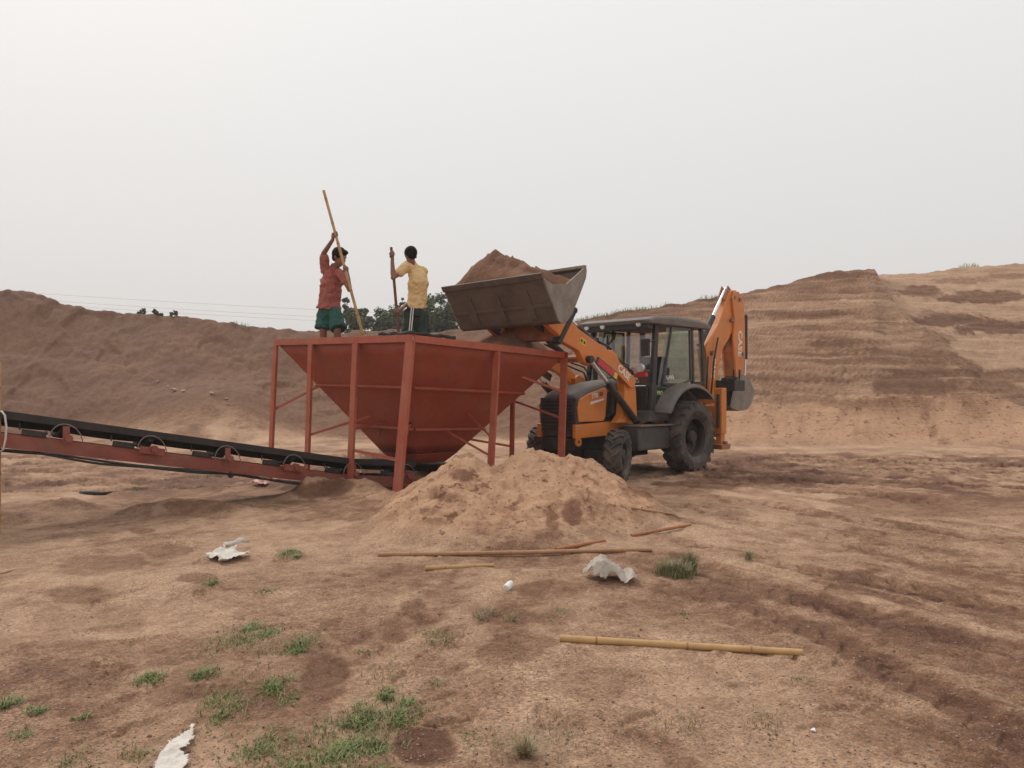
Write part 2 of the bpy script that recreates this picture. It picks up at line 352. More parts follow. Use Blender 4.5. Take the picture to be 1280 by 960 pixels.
def ruts(x, y):
    z = np.zeros_like(x); wet = np.zeros_like(x)
    for k, (pl, hw, dep, pitch) in enumerate(RUTS):
        best = np.full_like(x, 9.); along = np.zeros_like(x); acc = 0.; sgn = np.zeros_like(x)
        p0x = min(p[0] for p in pl)-1; p1x = max(p[0] for p in pl)+1; p0y = min(p[1] for p in pl)-1; p1y = max(p[1] for p in pl)+1
        idx = np.nonzero((x > p0x) & (x < p1x) & (y > p0y) & (y < p1y))
        if idx[0].size == 0: continue
        X, Y = x[idx], y[idx]; B = best[idx]; A = along[idx]; S = sgn[idx]
        # a gentle spline through the points
        pts = []
        for i in range(len(pl)-1):
            q0 = np.array(pl[max(i-1, 0)]); q1 = np.array(pl[i]); q2 = np.array(pl[i+1]); q3 = np.array(pl[min(i+2, len(pl)-1)])
            for t in np.linspace(0, 1, 7)[:-1]:
                pts.append(.5*((2*q1)+(-q0+q2)*t+(2*q0-5*q1+4*q2-q3)*t*t+(-q0+3*q1-3*q2+q3)*t**3))
        pts.append(np.array(pl[-1], float))
        for a, b in zip(pts[:-1], pts[1:]):
            d = b-a; L = np.hypot(*d); d = d/L
            t = np.clip((X-a[0])*d[0]+(Y-a[1])*d[1], 0, L)
            ex = X-a[0]-t*d[0]; ey = Y-a[1]-t*d[1]; dist = np.hypot(ex, ey)
            c = dist < B; B = np.where(c, dist, B); A = np.where(c, acc+t, A); S = np.where(c, np.sign(ex*-d[1]+ey*d[0]), S); acc += L
        fade = np.clip(.75+.9*fbm(X*.6, Y*.6, 3, 90+k), 0, 1)
        wob = .05*fbm(X*3, Y*3, 2, 40+k)
        inside = sm(hw+.05, hw-.04, B+wob)
        berm = np.exp(-((B+wob-hw-.06)/.07)**2)
        ph = (A + B*.9*S*(1 if k % 2 else -1)*np.sign(S))/pitch
        lug = (sm(.15, .4, np.abs((ph % 1)-.5)*2)-.5)
        z[idx] += fade*1.0*(-dep*inside + dep*.6*berm + dep*1.5*inside*lug)
        wet[idx] = np.maximum(wet[idx], fade*inside*.55)
    return z, wet
def Hfull(x, y):
    x = np.asarray(x, float); y = np.asarray(y, float)
    u = 640+F*x/np.maximum(y, .3)
    zb, yA, yB, yD = bank(u, y)
    nb = sm(yA-1, yA+1.5, y)
    pl = pile(x, y); pm = sm(.03, .2, pl)
    z = .05*fbm(x*.30, y*.30, 3, 1)+.022*fbm(x*1.1, y*1.1, 3, 2)+.009*fbm(x*4.3, y*4.3, 3, 3)
    z = z*(1-.5*nb)
    # fine crumbs
    z = z + .006*fbm(x*16, y*16, 2, 4)*(1+3*pm)*sm(16, 10, y)
    # long drag marks beside the wheel ruts, right of the pile
    wx_ = x+.25*fbm(x*.5, y*.5, 2, 101); ua = wx_*.52-y*.854; ub = wx_*.854+y*.52
    dg = sm(.9, 2.0, x-.25*(9-y)*0)*sm(14, 11, y)*sm(2.2, 3.2, y+.25*x)*(1-pm)
    z = z + dg*(.045*fbm(ua*.55, ub*3.2, 5, 102, .6)+.03*np.abs(fbm(ua*1.8, ub*7, 3, 103)))
    # lumps and holes on the pile
    lump = fbm(x*3.1, y*3.1, 4, 5)
    rill = fbm(x*5.5, y*1.6, 3, 52)
    z = z + pl + pm*((.055*lump) + .03*rill + .02*np.abs(fbm(x*7, y*7, 3, 53)) - .10*sm(.28, .6, fbm(x*2.0, y*2.0, 2, 6)))
    for mx_, my_, h, rx, ry in MOUNDS:
        d2 = ((x-mx_+.1*fbm(x*2.5, y*2.5, 2, 33))/rx)**2+((y-my_)/ry)**2
        z = z + h*np.exp(-d2)*(1+.25*fbm(x*7, y*7, 2, 34))
    # churned ground left and right of the machine
    ch = sm(11.2, 12.6, y)*sm(20.5, 17.5, y)*sm(1.6, 3.2, np.abs(x+.6))*(1-pm)
    z = z + ch*(.06*np.abs(fbm(x*1.9, y*2.6, 4, 8, .6))-.02+.03*fbm(x*7, y*5, 2, 104)+.012*np.sin(x*9+5*fbm(x, y, 2, 9))*sm(0, .4, fbm(x*.7, y*1.5, 2, 10)))
    rz, rw = ruts(x, y)
    z = z + rz*(1-pm)
    # footprints
    rf = np.random.default_rng(3)
    for _ in range(90):
        fu, fv = rf.uniform(120, 1150), rf.uniform(610, 930); fyy = EYE*F/(fv-HV); fxx = (fu-640)*fyy/F; fa = rf.uniform(0, 3.1); ca, sa = math.cos(fa), math.sin(fa); dp_ = rf.uniform(.010, .022)
        k_ = np.nonzero((np.abs(x-fxx) < .25) & (np.abs(y-fyy) < .25))
        if k_[0].size == 0: continue
        px_ = ((x[k_]-fxx)*ca+(y[k_]-fyy)*sa)/.13; py_ = (-(x[k_]-fxx)*sa+(y[k_]-fyy)*ca)/.05; q_ = np.sqrt(px_**2+py_**2)
        z[k_] += -dp_*sm(1.05, .75, q_)+dp_*.5*np.exp(-((q_-1.2)/.2)**2)
    # bank: strata, slumps, erosion
    face = sm(yB-.6, yB+.8, y)*(1-.7*sm(yD+.5, yD+3, y)*(u < 1092))
    st = fbm(x*.22, zb*2.4+.2*x*0, 4, 12); st2 = fbm(x*.6, zb*7.5, 3, 13)
    right = sm(640, 900, u)
    left = 1-right
    z = z + zb + face*right*(.07*st+.06*st2+.05*np.abs(fbm(x*1.5, zb*2.2, 4, 111, .6))-.05*sm(.1, .2, fbm(x*.3, zb*5, 3, 112))) + face*left*(.20*fbm(x*.35, y*.35, 4, 14)+.09*np.abs(fbm(x*1.1, y*1.1, 4, 15, .6))-.10*sm(.28, .34, fbm(x*.5, y*.5, 3, 118))+.03*fbm(x*6, y*6, 2, 108))
    z = z + nb*(1-face)*.05*fbm(x*1.4, y*1.4, 3, 16)
    # slumped heap with stones at the foot of the left bank
    z = z + .95*np.exp(-(((x+9.6)/2.3)**2+((y-25)/2.0)**2)) + .05*nb*fbm(x*3, y*3, 3, 17)
    # crest edge roughness
    z = z + .10*sm(yD-1.2, yD, y)*sm(yD+3, yD+.5, y)*fbm(x*1.2, y*.2, 4, 18)
    # rills running down the apron on the right
    apw = y+.55*fbm(x*.45, y*0+3, 4, 113)
    ap = sm(yA, yA+.8, y)*sm(yB+.30, yB+.12, apw)*right
    z = z + ap*.05*fbm(u*.045, y*.3, 3, 19)
    return z, u, pm, nb, face, right, rw, zb, yD, yB, ap, ch
def H(x, y): return Hfull(x, y)[0]
def gp(u, v, off=0.0):                               # the ground point seen at bearing u, row v
    ys = np.geomspace(2.0, 45, 1500); xs = (u-640)*ys/F
    zl = EYE-(v-HV)*ys/F; hit = np.nonzero(H(xs, ys) >= zl)[0]
    y = ys[hit[0]] if hit.size else 20.0
    x = (u-640)*y/F
    return Vector((x, y, h1(x, y)+off))

uc = np.concatenate([np.linspace(-900, -60, 60)[:-1], np.arange(-60, 1341, 1.5), np.linspace(1345, 2180, 60)])
yr = np.concatenate([np.geomspace(.35, 2.15, 14)[:-1], (EYE*F/np.concatenate([np.arange(1165-HV, 760-HV, -1.25), np.arange(760-HV, 553-HV, -.75)])), np.linspace(23.3, 38, 170), np.geomspace(38.6, 60, 20), [80, 120, 200, 400, 900]])
U, Y = np.meshgrid(uc, yr); X = (U-640)*Y/F
X = X.ravel(); Y = Y.ravel()
Z, U_, pm, nb, face, right, rw, zb, yD, yB, ap, ch = Hfull(X, Y)
ZG = Z.reshape(len(yr), len(uc))
def H(x, y):                                        # ground level read back from the finished sheet
    x = np.asarray(x, float); y = np.asarray(y, float); uu = 640+F*x/np.maximum(y, .35)
    fi = np.interp(y, yr, np.arange(len(yr))); fj = np.interp(uu, uc, np.arange(len(uc)))
    i = np.minimum(fi.astype(int), len(yr)-2); j = np.minimum(fj.astype(int), len(uc)-2); a = fi-i; b = fj-j
    return (ZG[i, j]*(1-b)+ZG[i, j+1]*b)*(1-a)+(ZG[i+1, j]*(1-b)+ZG[i+1, j+1]*b)*a
from bisect import bisect_right
UCL, YRL = uc.tolist(), yr.tolist()
def h1(x, y):
    y_ = max(y, .36); uu = 640+F*x/y_
    i = min(max(bisect_right(YRL, y_)-1, 0), len(YRL)-2); j = min(max(bisect_right(UCL, uu)-1, 0), len(UCL)-2)
    a = min(1, max(0, (y_-YRL[i])/(YRL[i+1]-YRL[i]))); b = min(1, max(0, (uu-UCL[j])/(UCL[j+1]-UCL[j])))
    return float((ZG[i, j]*(1-b)+ZG[i, j+1]*b)*(1-a)+(ZG[i+1, j]*(1-b)+ZG[i+1, j+1]*b)*a)
V_ = HV+F*(EYE-Z)/np.maximum(Y, .3)
# wet (dark) against dry (pale) sand, with painted shade in gully and holes
DAMP_SHADE = [(430,785,36,20,.6),(400,850,34,45,.65),(385,895,30,20,.5),(520,760,20,16,.5),(490,794,18,10,.5),(540,832,38,16,.5),(645,808,46,20,.5),(525,930,45,24,.8),
 (690,738,48,12,.6),(620,860,40,20,.35),(120,705,70,14,.55),(205,690,40,10,.55),(100,742,50,12,.5),(70,780,45,20,.3),(250,722,28,7,.6),(100,715,45,7,.5),
 (760,800,50,16,.4),(750,852,60,22,.4),(900,742,85,14,.6),(985,782,90,12,.6),(1110,792,100,10,.5),(1170,852,120,16,.4),(1190,628,150,11,.6),(980,598,90,9,.5),(1130,640,120,9,.5),
 (714,641,13,18,.8),(690,652,9,14,.7),(686,668,18,12,.5),(576,592,14,8,.75),(565,622,22,6,.6),(540,640,15,7,.4),(620,650,30,20,.3),  # pile: the shade of its holes painted as dark spots
 (395,610,45,13,.95),(370,628,40,5,.7),(240,632,42,9,.65),(80,632,20,6,.55),(20,650,34,10,.55),(290,628,20,7,.4),(180,664,20,5,.6),(20,700,40,8,.3),(850,612,70,12,.55),(60,940,90,25,.35),(200,920,60,15,.3),
 (820,690,50,10,.3),(1060,700,70,6,.4),(920,690,60,8,.3),(1200,755,90,7,.35),(1000,830,80,8,.3),(900,880,80,12,.25),(1090,920,90,14,.25),(740,930,60,14,.25),
 # bank: slumps, plus the gully shadow right of the ridge painted in dark
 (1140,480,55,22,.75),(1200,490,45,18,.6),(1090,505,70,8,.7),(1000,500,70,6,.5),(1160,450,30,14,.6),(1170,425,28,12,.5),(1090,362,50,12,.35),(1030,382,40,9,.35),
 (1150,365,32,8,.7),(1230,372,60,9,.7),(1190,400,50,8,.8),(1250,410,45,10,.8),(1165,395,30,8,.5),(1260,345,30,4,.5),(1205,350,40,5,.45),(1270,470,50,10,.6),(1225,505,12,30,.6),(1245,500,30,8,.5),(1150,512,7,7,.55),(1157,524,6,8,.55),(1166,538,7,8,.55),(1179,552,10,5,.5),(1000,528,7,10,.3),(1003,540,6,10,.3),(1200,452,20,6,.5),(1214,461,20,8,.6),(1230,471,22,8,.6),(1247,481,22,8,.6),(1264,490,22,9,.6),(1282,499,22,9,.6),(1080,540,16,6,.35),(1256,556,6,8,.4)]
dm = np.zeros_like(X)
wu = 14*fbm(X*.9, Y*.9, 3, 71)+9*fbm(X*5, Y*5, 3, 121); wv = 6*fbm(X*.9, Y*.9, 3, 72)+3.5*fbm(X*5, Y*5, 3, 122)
for (a, b, c, d, s_) in DAMP_SHADE:
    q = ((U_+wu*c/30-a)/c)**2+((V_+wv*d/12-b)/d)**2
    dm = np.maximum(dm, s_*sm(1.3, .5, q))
n1 = fbm(X*.55, Y*.55, 5, 73); n2 = fbm(X*2.2, Y*2.2, 4, 74)
g1 = sm(-.02, .26, fbm(X*.75+.3*n1, Y*.5, 4, 81)); g2 = sm(.05, .30, fbm(X*1.9, Y*1.3, 4, 82))
dgm = sm(.9, 2.0, X)*sm(14, 11, Y)*(1-pm); uaX = X*.52-Y*.854; ubX = X*.854+Y*.52
streak = fbm(uaX*.6, ubX*3.2, 6, 105, .68)
n3 = fbm(X*6, Y*6, 4, 107, .7)
gr = .14+.26*g1+.20*g2+.08*n1+.20*n2+.28*n3*sm(16, 9, Y)+dgm*(.06+.55*streak)
gr = np.maximum(gr, dm*(.98+.3*n2)) + .35*rw
# pile: fresh, drier on its flanks
pil = .14+.34*sm(.0, .6, n2)+.40*n3+dm*.75
# left bank: darker moist sand with soft streaks; right face: strata
lb = .76+.12*fbm(X*.25, zb*.9, 4, 75)+.12*fbm(X*1.3, Y*1.3, 3, 76)+.15*sm(3.5, 5.0, zb)-.12*np.exp(-(((U_-150)/70)**2+((V_-462)/9)**2))
wz = zb+.05*X+.12*fbm(X*.5, zb*.8, 3, 114)
rb = .31+.17*sm(-.06, .12, fbm(X*.10, wz*1.7, 5, 77))+.16*sm(.0, .10, fbm(X*.22, wz*5.0, 4, 78))+.14*sm(.02, .10, fbm(X*.35, wz*13.0, 3, 117))-.16*sm(.10, .2, fbm(X*.3, wz*9.0, 3, 115))+.20*fbm(X*1.2, wz*2.5, 4, 116, .65)
crest = sm(yD-1.6, yD-.4, Y+.6*fbm(X*.8, zb, 2, 79))*(1-sm(1070, 1115, U_))
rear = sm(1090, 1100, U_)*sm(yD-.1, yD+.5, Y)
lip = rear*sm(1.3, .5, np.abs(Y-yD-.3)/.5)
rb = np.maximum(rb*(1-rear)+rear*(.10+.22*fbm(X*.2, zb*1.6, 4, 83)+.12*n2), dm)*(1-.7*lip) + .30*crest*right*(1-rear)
bankd = lb*(1-right)+rb*right
bankd = bankd*(1-ap*.75)+ap*(.05+.2*n2+.6*dm)*.75
damp_shade = gr*(1-pm)+pil*pm
# the churned haul track sweeping from behind the machine to the right
tb = np.abs((X-3.5)*.465+(Y-13.3)*.885)-.25*n1
damp_shade = damp_shade+.30*sm(1.7, .9, tb)*sm(2.6, 4.2, X)*(.7+.9*fbm(X*3, Y*4, 4, 123, .7))
damp_shade = damp_shade+ch*(.22+.2*n1+.55*fbm(X*2.4, Y*3.2, 5, 106, .7))
damp_shade = np.clip(damp_shade*(1-nb)+bankd*nb, 0, 1)
grav = np.clip(sm(12.0, 6.5, Y)*(1-pm)*(1-.55*rw)*(.75+.5*fbm(X*.8, Y*.8, 3, 80)), 0, 1)
loose = np.clip(pm+.9*ap, 0, 1)
nr, nc = len(yr), len(uc)
idx = np.arange(nr*nc).reshape(nr, nc)
quads = np.stack([idx[:-1, :-1], idx[:-1, 1:], idx[1:, 1:], idx[1:, :-1]], -1).reshape(-1, 4)
# the plain around and behind the viewer, sunk a little under the detailed ground
nv = nr*nc
ex = np.array([(-2500, -2500, -.35), (2500, -2500, -.35), (2500, 2500, -.35), (-2500, 2500, -.35)], float)
co = np.concatenate([np.stack([X, Y, Z], -1), ex]); quads = np.concatenate([quads, [[nv, nv+1, nv+2, nv+3]]])
me = bpy.data.meshes.new('ground'); me.vertices.add(len(co)); me.vertices.foreach_set('co', co.astype(np.float32).ravel())
me.loops.add(quads.size); me.loops.foreach_set('vertex_index', quads.astype(np.int32).ravel())
me.polygons.add(len(quads)); me.polygons.foreach_set('loop_start', np.arange(0, quads.size, 4, dtype=np.int32))
me.polygons.foreach_set('use_smooth', np.ones(len(quads), bool))
for nm, arr in (('damp', damp_shade), ('gravel', grav), ('loose', loose), ('bank', nb*(.25+.75*right))):  # the first map also carries the painted gully shadow
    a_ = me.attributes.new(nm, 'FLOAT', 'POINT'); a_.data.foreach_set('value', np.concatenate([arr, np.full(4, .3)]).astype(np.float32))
me.update(calc_edges=True); me.validate()
ground = bpy.data.objects.new('ground', me); col.objects.link(ground); tag(ground, kind='structure')

gm = bpy.data.materials.new('river_sand'); gm.use_nodes = True; t = gm.node_tree; N = t.nodes; L = t.links
p = N['Principled BSDF']; p.inputs['Specular IOR Level'].default_value = .2
def attr(n): a = N.new('ShaderNodeAttribute'); a.attribute_name = n; return a.outputs['Fac']
def nz(scale, det=5, rough=.6, vec=None):
    n = N.new('ShaderNodeTexNoise'); n.inputs['Scale'].default_value = scale; n.inputs['Detail'].default_value = det; n.inputs['Roughness'].default_value = rough
    L.new(vec or tcg.outputs['Object'], n.inputs['Vector']); return n.outputs['Fac']
def mth(op, a, b, c=None):
    n = N.new('ShaderNodeMath'); n.operation = op
    for i, s_ in enumerate((a, b) if c is None else (a, b, c)):
        if isinstance(s_, (int, float)): n.inputs[i].default_value = s_
        else: L.new(s_, n.inputs[i])
    return n.outputs[0]
def mxc(f, a, b):
    n = N.new('ShaderNodeMix'); n.data_type = 'RGBA'
    for k, s_ in (('Factor', f), ('A', a), ('B', b)):
        if isinstance(s_, (int, float)): n.inputs[k].default_value = s_
        elif isinstance(s_, tuple): n.inputs[k].default_value = (*s_, 1)
        else: L.new(s_, n.inputs[k])
    return n.outputs['Result']
def rng_(x, a, b, c=0., d=1.):
    n = N.new('ShaderNodeMapRange'); n.interpolation_type = 'SMOOTHSTEP'; L.new(x, n.inputs[0])
    for i, s_ in enumerate((a, b, c, d)): n.inputs[i+1].default_value = s_
    return n.outputs[0]
tcg = N.new('ShaderNodeTexCoord')
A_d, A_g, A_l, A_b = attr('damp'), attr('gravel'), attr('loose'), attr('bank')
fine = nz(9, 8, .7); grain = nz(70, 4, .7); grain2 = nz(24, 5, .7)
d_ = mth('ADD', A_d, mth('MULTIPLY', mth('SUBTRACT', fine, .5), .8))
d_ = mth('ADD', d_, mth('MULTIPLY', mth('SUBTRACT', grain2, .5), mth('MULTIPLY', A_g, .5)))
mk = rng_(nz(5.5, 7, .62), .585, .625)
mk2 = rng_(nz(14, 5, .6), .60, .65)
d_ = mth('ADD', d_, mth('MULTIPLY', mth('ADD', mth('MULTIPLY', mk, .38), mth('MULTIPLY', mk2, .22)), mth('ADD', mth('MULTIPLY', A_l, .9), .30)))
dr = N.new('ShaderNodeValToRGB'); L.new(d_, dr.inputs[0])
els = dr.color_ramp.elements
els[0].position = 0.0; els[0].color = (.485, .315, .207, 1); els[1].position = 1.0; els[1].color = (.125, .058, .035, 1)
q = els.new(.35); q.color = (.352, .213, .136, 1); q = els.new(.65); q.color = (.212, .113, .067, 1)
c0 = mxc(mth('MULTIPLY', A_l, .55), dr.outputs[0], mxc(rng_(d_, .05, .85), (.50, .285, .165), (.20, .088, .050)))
# gravel: pale pink grains of several sizes between darker ones
vo = N.new('ShaderNodeTexVoronoi'); vo.inputs['Scale'].default_value = 75; L.new(tcg.outputs['Object'], vo.inputs['Vector'])
vo2 = N.new('ShaderNodeTexVoronoi'); vo2.inputs['Scale'].default_value = 150; L.new(tcg.outputs['Object'], vo2.inputs['Vector'])
sp = N.new('ShaderNodeSeparateColor'); L.new(vo.outputs['Color'], sp.inputs[0]); sp2 = N.new('ShaderNodeSeparateColor'); L.new(vo2.outputs['Color'], sp2.inputs[0])
gb = mth('ADD', mth('MULTIPLY', sp.outputs[0], .55), mth('MULTIPLY', sp2.outputs[0], .45))
gr_r = N.new('ShaderNodeValToRGB'); L.new(gb, gr_r.inputs[0]); g_ = gr_r.color_ramp.elements
g_[0].position = .2; g_[0].color = (.55, .54, .53, 1); g_[1].position = .85; g_[1].color = (1.5, 1.5, 1.52, 1)
mulc = N.new('ShaderNodeMix'); mulc.data_type = 'RGBA'; mulc.blend_type = 'MULTIPLY'; L.new(mth('MULTIPLY', A_g, .85), mulc.inputs['Factor']); L.new(c0, mulc.inputs['A']); L.new(gr_r.outputs[0], mulc.inputs['B'])
c1 = mulc.outputs['Result']
# grain tint everywhere
mul2 = N.new('ShaderNodeMix'); mul2.data_type = 'RGBA'; mul2.blend_type = 'MULTIPLY'; mul2.inputs['Factor'].default_value = .6
g2 = N.new('ShaderNodeValToRGB'); L.new(grain, g2.inputs[0]); g2.color_ramp.elements[0].position = .3; g2.color_ramp.elements[0].color = (.72, .72, .72, 1); g2.color_ramp.elements[1].position = .7; g2.color_ramp.elements[1].color = (1.25, 1.25, 1.25, 1)
L.new(c1, mul2.inputs['A']); L.new(g2.outputs[0], mul2.inputs['B'])
L.new(mul2.outputs['Result'], p.inputs['Base Color'])
L.new(rng_(A_d, .3, 1.0, .95, .8), p.inputs['Roughness'])
# relief: grains near, streaks on the bank
mpb = N.new('ShaderNodeMapping'); mpb.inputs['Scale'].default_value = (.35, .35, 5.0); mpb.inputs['Rotation'].default_value = (0, R(3), 0); L.new(tcg.outputs['Object'], mpb.inputs[0])
strata = nz(2.2, 8, .65, mpb.outputs[0])
hgt = mth('ADD', mth('MULTIPLY', mth('ADD', sp.outputs[0], sp2.outputs[0]), mth('MULTIPLY', A_g, .10)), mth('ADD', mth('MULTIPLY', fine, .55), mth('MULTIPLY', grain2, .35)))
hgt = mth('ADD', hgt, mth('MULTIPLY', strata, mth('MULTIPLY', A_b, 1.3)))
bp = N.new('ShaderNodeBump'); bp.inputs['Strength'].default_value = .9; bp.inputs['Distance'].default_value = .05; L.new(hgt, bp.inputs['Height']); L.new(bp.outputs[0], p.inputs['Normal'])
me.materials.append(gm)
M['sand'] = mat('loose_sand', (.37, .215, .135), (.22, .12, .075), .95, scale=3, bump=.9, bscale=9, spec=.2, low=.3, high=.65)
M['damp_sand'] = mat('damp_sand', (.28, .145, .088), (.15, .075, .048), .95, scale=2.6, bump=.9, bscale=11, spec=.2, low=.3, high=.68)
# ---------------------------------------------------------------- hopper
RIM = dict(N=at(514, 423, 10.6), L=at(346, 428, 12.85), R=at(706, 444, 12.66))
RIM['F'] = RIM['L']+RIM['R']-RIM['N']
ctr = (RIM['N']+RIM['F'])/2
hop = empty('sand_hopper', (ctr.x, ctr.y, 0), 0, 'large red steel hopper shaped like an upturned pyramid on square frame legs', 'hopper')
HO = Vector((ctr.x, ctr.y, 0))
def hb(mb, name, mt, parent=None, **k):
    mb.v = [(v[0]-HO.x, v[1]-HO.y, v[2]) for v in mb.v]
    return mb.build(name, mt, parent or hop, **k)
eL = (RIM['L']-RIM['N']).normalized(); eR = (RIM['R']-RIM['N']).normalized()
mouth_c = Vector((ctr.x, ctr.y, .52)); mh = .42
MO = dict(N=mouth_c-eL*mh-eR*mh, L=mouth_c+eL*mh-eR*mh, R=mouth_c-eL*mh+eR*mh, F=mouth_c+eL*mh+eR*mh)
for k_ in MO: MO[k_] = Vector((MO[k_].x, MO[k_].y, .52))
inset = .03
INN = {k_: RIM[k_]+(ctr-RIM[k_])*.018 - Vector((0, 0, .05)) for k_ in RIM}
faces = [('N', 'L'), ('N', 'R'), ('R', 'F'), ('L', 'F')]
def onface(a, b, s_, t_):       # s along the edge, t from rim (0) to mouth (1)
    return (INN[a]*(1-s_)+INN[b]*s_)*(1-t_)+(MO[a]*(1-s_)+MO[b]*s_)*t_
for a, b in faces:
    nrm = (onface(a, b, 1, 0)-onface(a, b, 0, 0)).cross(onface(a, b, .5, 1)-onface(a, b, .5, 0)).normalized()
    if nrm.dot(onface(a, b, .5, .5)-Vector((ctr.x, ctr.y, 1.6))) < 0: nrm = -nrm
    m_ = MB(); ns, ntt = 14, 10; vs = []
    for lay in (0, -.008):
        for i in range(ns+1):
            for j in range(ntt+1):
                s_, t_ = i/ns, j/ntt
                dent = .012*math.sin(7*s_+3*t_+ord(a))*math.sin(math.pi*s_)*math.sin(math.pi*((t_*3) % 1))
                vs.append(onface(a, b, s_, t_)+nrm*(dent+lay))
    k_ = (ns+1)*(ntt+1); fs = []
    for lay in (0, 1):
        for i in range(ns):
            for j in range(ntt):
                q0 = lay*k_+i*(ntt+1)+j; fs.append((q0, q0+1, q0+ntt+2, q0+ntt+1))
    for i in range(ns): fs += [(i*(ntt+1), (i+1)*(ntt+1), k_+(i+1)*(ntt+1), k_+i*(ntt+1)), (i*(ntt+1)+ntt, (i+1)*(ntt+1)+ntt, k_+(i+1)*(ntt+1)+ntt, k_+i*(ntt+1)+ntt)]
    m_.add(vs, fs); hb(m_, 'panel', M['primer'], smooth=True)
    for t_, w_ in ((.36, .055), (.74, .05)):
        m_ = MB(); p0, p1 = onface(a, b, .004, t_)+nrm*.004, onface(a, b, .996, t_)+nrm*.004
        m_.beam(p0+nrm*.03, p1+nrm*.03, .055, .007, up=nrm.cross(p1-p0)); m_.beam(p0+nrm*.006+Vector((0,0,-w_*.45)), p1+nrm*.006+Vector((0,0,-w_*.45)), .006, w_, up=nrm.cross(p1-p0))
        hb(m_, 'rib', M['primer_bar'])
    # rim channel
    m_ = MB(); p0, p1 = RIM[a], RIM[b]; d = (p1-p0).normalized(); o_ = Vector((nrm.x, nrm.y, 0)).normalized()
    ex_ = .045
    p0 = p0-d*(.05 if (a, b) in (('N', 'L'), ('R', 'F')) else -.03); p1 = p1+d*(.05 if (a, b) in (('N', 'L'), ('R', 'F')) else -.03)
    m_.beam(p0+o_*.02, p1+o_*.02, .008, .10); m_.beam(p0+o_*-.01+Vector((0, 0, .046)), p1+o_*-.01+Vector((0, 0, .046)), .06, .008); m_.beam(p0-o_*.012-Vector((0, 0, .046)), p1-o_*.012-Vector((0, 0, .046)), .055, .008)
    hb(m_, 'rim_channel', M['primer_bar'], bevel=.002)
# chute under the mouth
m_ = MB()
for a, b in faces:
    q0, q1 = MO[a], MO[b]; c0_ = Vector((mouth_c.x, mouth_c.y, 0))
    r0 = q0+(mouth_c-q0)*.35; r1 = q1+(mouth_c-q1)*.35; r0.z = r1.z = .36
    m_.add([q0, q1, r1, r0], [(0, 1, 2, 3)])
ch_ = hb(m_, 'discharge_chute', M['primer']); sm_ = ch_.modifiers.new('thick', 'SOLIDIFY'); sm_.thickness = .008
# legs
def leg(pt, pb, w_=.075, name='leg', mt='primer_bar'):
    m_ = MB(); pt, pb = Vector(pt), Vector(pb)
    # channel section leg: web and two flanges
    d = (pb-pt).normalized(); s1 = Vector((.8, -.6, 0)); s1 = (s1-d*s1.dot(d)).normalized(); s2 = d.cross(s1)
    m_.beam(pt, pb, .008, w_, up=s1); m_.beam(pt+s1*w_*.5+s2*.018, pb+s1*w_*.5+s2*.018, .04, .007, up=s1); m_.beam(pt-s1*w_*.5+s2*.018, pb-s1*w_*.5+s2*.018, .04, .007, up=s1)
    m_.beam(pt+s2*.038, pb+s2*.038, .006, w_, up=s1)
    return hb(m_, name, M[mt])
def foot(u, v, y): q = at(u, v, y); return Vector((q.x, q.y, h1(q.x, q.y)-.12))
dn = Vector((0, 0, -.052))
def rp(a, b, s_): return RIM[a]*(1-s_)+RIM[b]*s_+dn
LEGS = [(RIM['N']+dn, foot(497, 627, 10.6), .15), (rp('N', 'L', .36), foot(438, 613, 11.4), .105), (rp('N', 'L', .70), foot(384, 607, 12.15), .09), (RIM['L']+dn, foot(338, 605, 12.85), .085),
        (rp('N', 'R', .52), foot(612, 600, 11.7), .10), (RIM['R']+dn, foot(701, 605, 12.66), .11), (rp('R', 'F', .33), foot(640, 605, 13.4), .07), (RIM['F']+dn, foot(531, 590, 14.9), .075), (rp('L', 'F', .5), foot(440, 595, 13.9), .07)]
for pt, pb, w_ in LEGS: leg(pt, pb, w_)
def lg(i, t_): return LEGS[i][0]*(1-t_)+LEGS[i][1]*t_
BR = [(lg(3, .46), onface('N', 'L', .93, .36)+Vector((0,.1,-.02))), (lg(2, .62), onface('N', 'L', .62, .66)), (lg(1, .58), onface('N', 'L', .45, .70)), (lg(5, .46), lg(6, .34)), (lg(6, .70), onface('R', 'F', .4, .86)), (lg(4, .72), onface('N', 'R', .42, .77)),
      (lg(4, .6), onface('N', 'R', .6, .6)), (lg(5, .26), onface('N', 'R', .84, .22)), (lg(0, .62), onface('N', 'L', .08, .70)), (lg(1, .72), lg(0, .75)), (lg(7, .5), onface('R', 'F', .9, .5)), (lg(8, .5), onface('L', 'F', .5, .5))]
for a, b in BR:
    m_ = MB(); m_.angle_iron(a, b, .035, .005); hb(m_, 'brace', M['primer_bar'])
# small plate hooks on the panel near the left mouth
m_ = MB(); q = onface('N', 'L', .62, .78); m_.beam(q+Vector((-.1, -.02, .02)), q+Vector((.12, -.05, -.02)), .03, .02); m_.beam(q+Vector((-.03, -.03, .12)), q+Vector((.02, -.06, -.1)), .03, .02)
hb(m_, 'gate_latch', M['rust'])

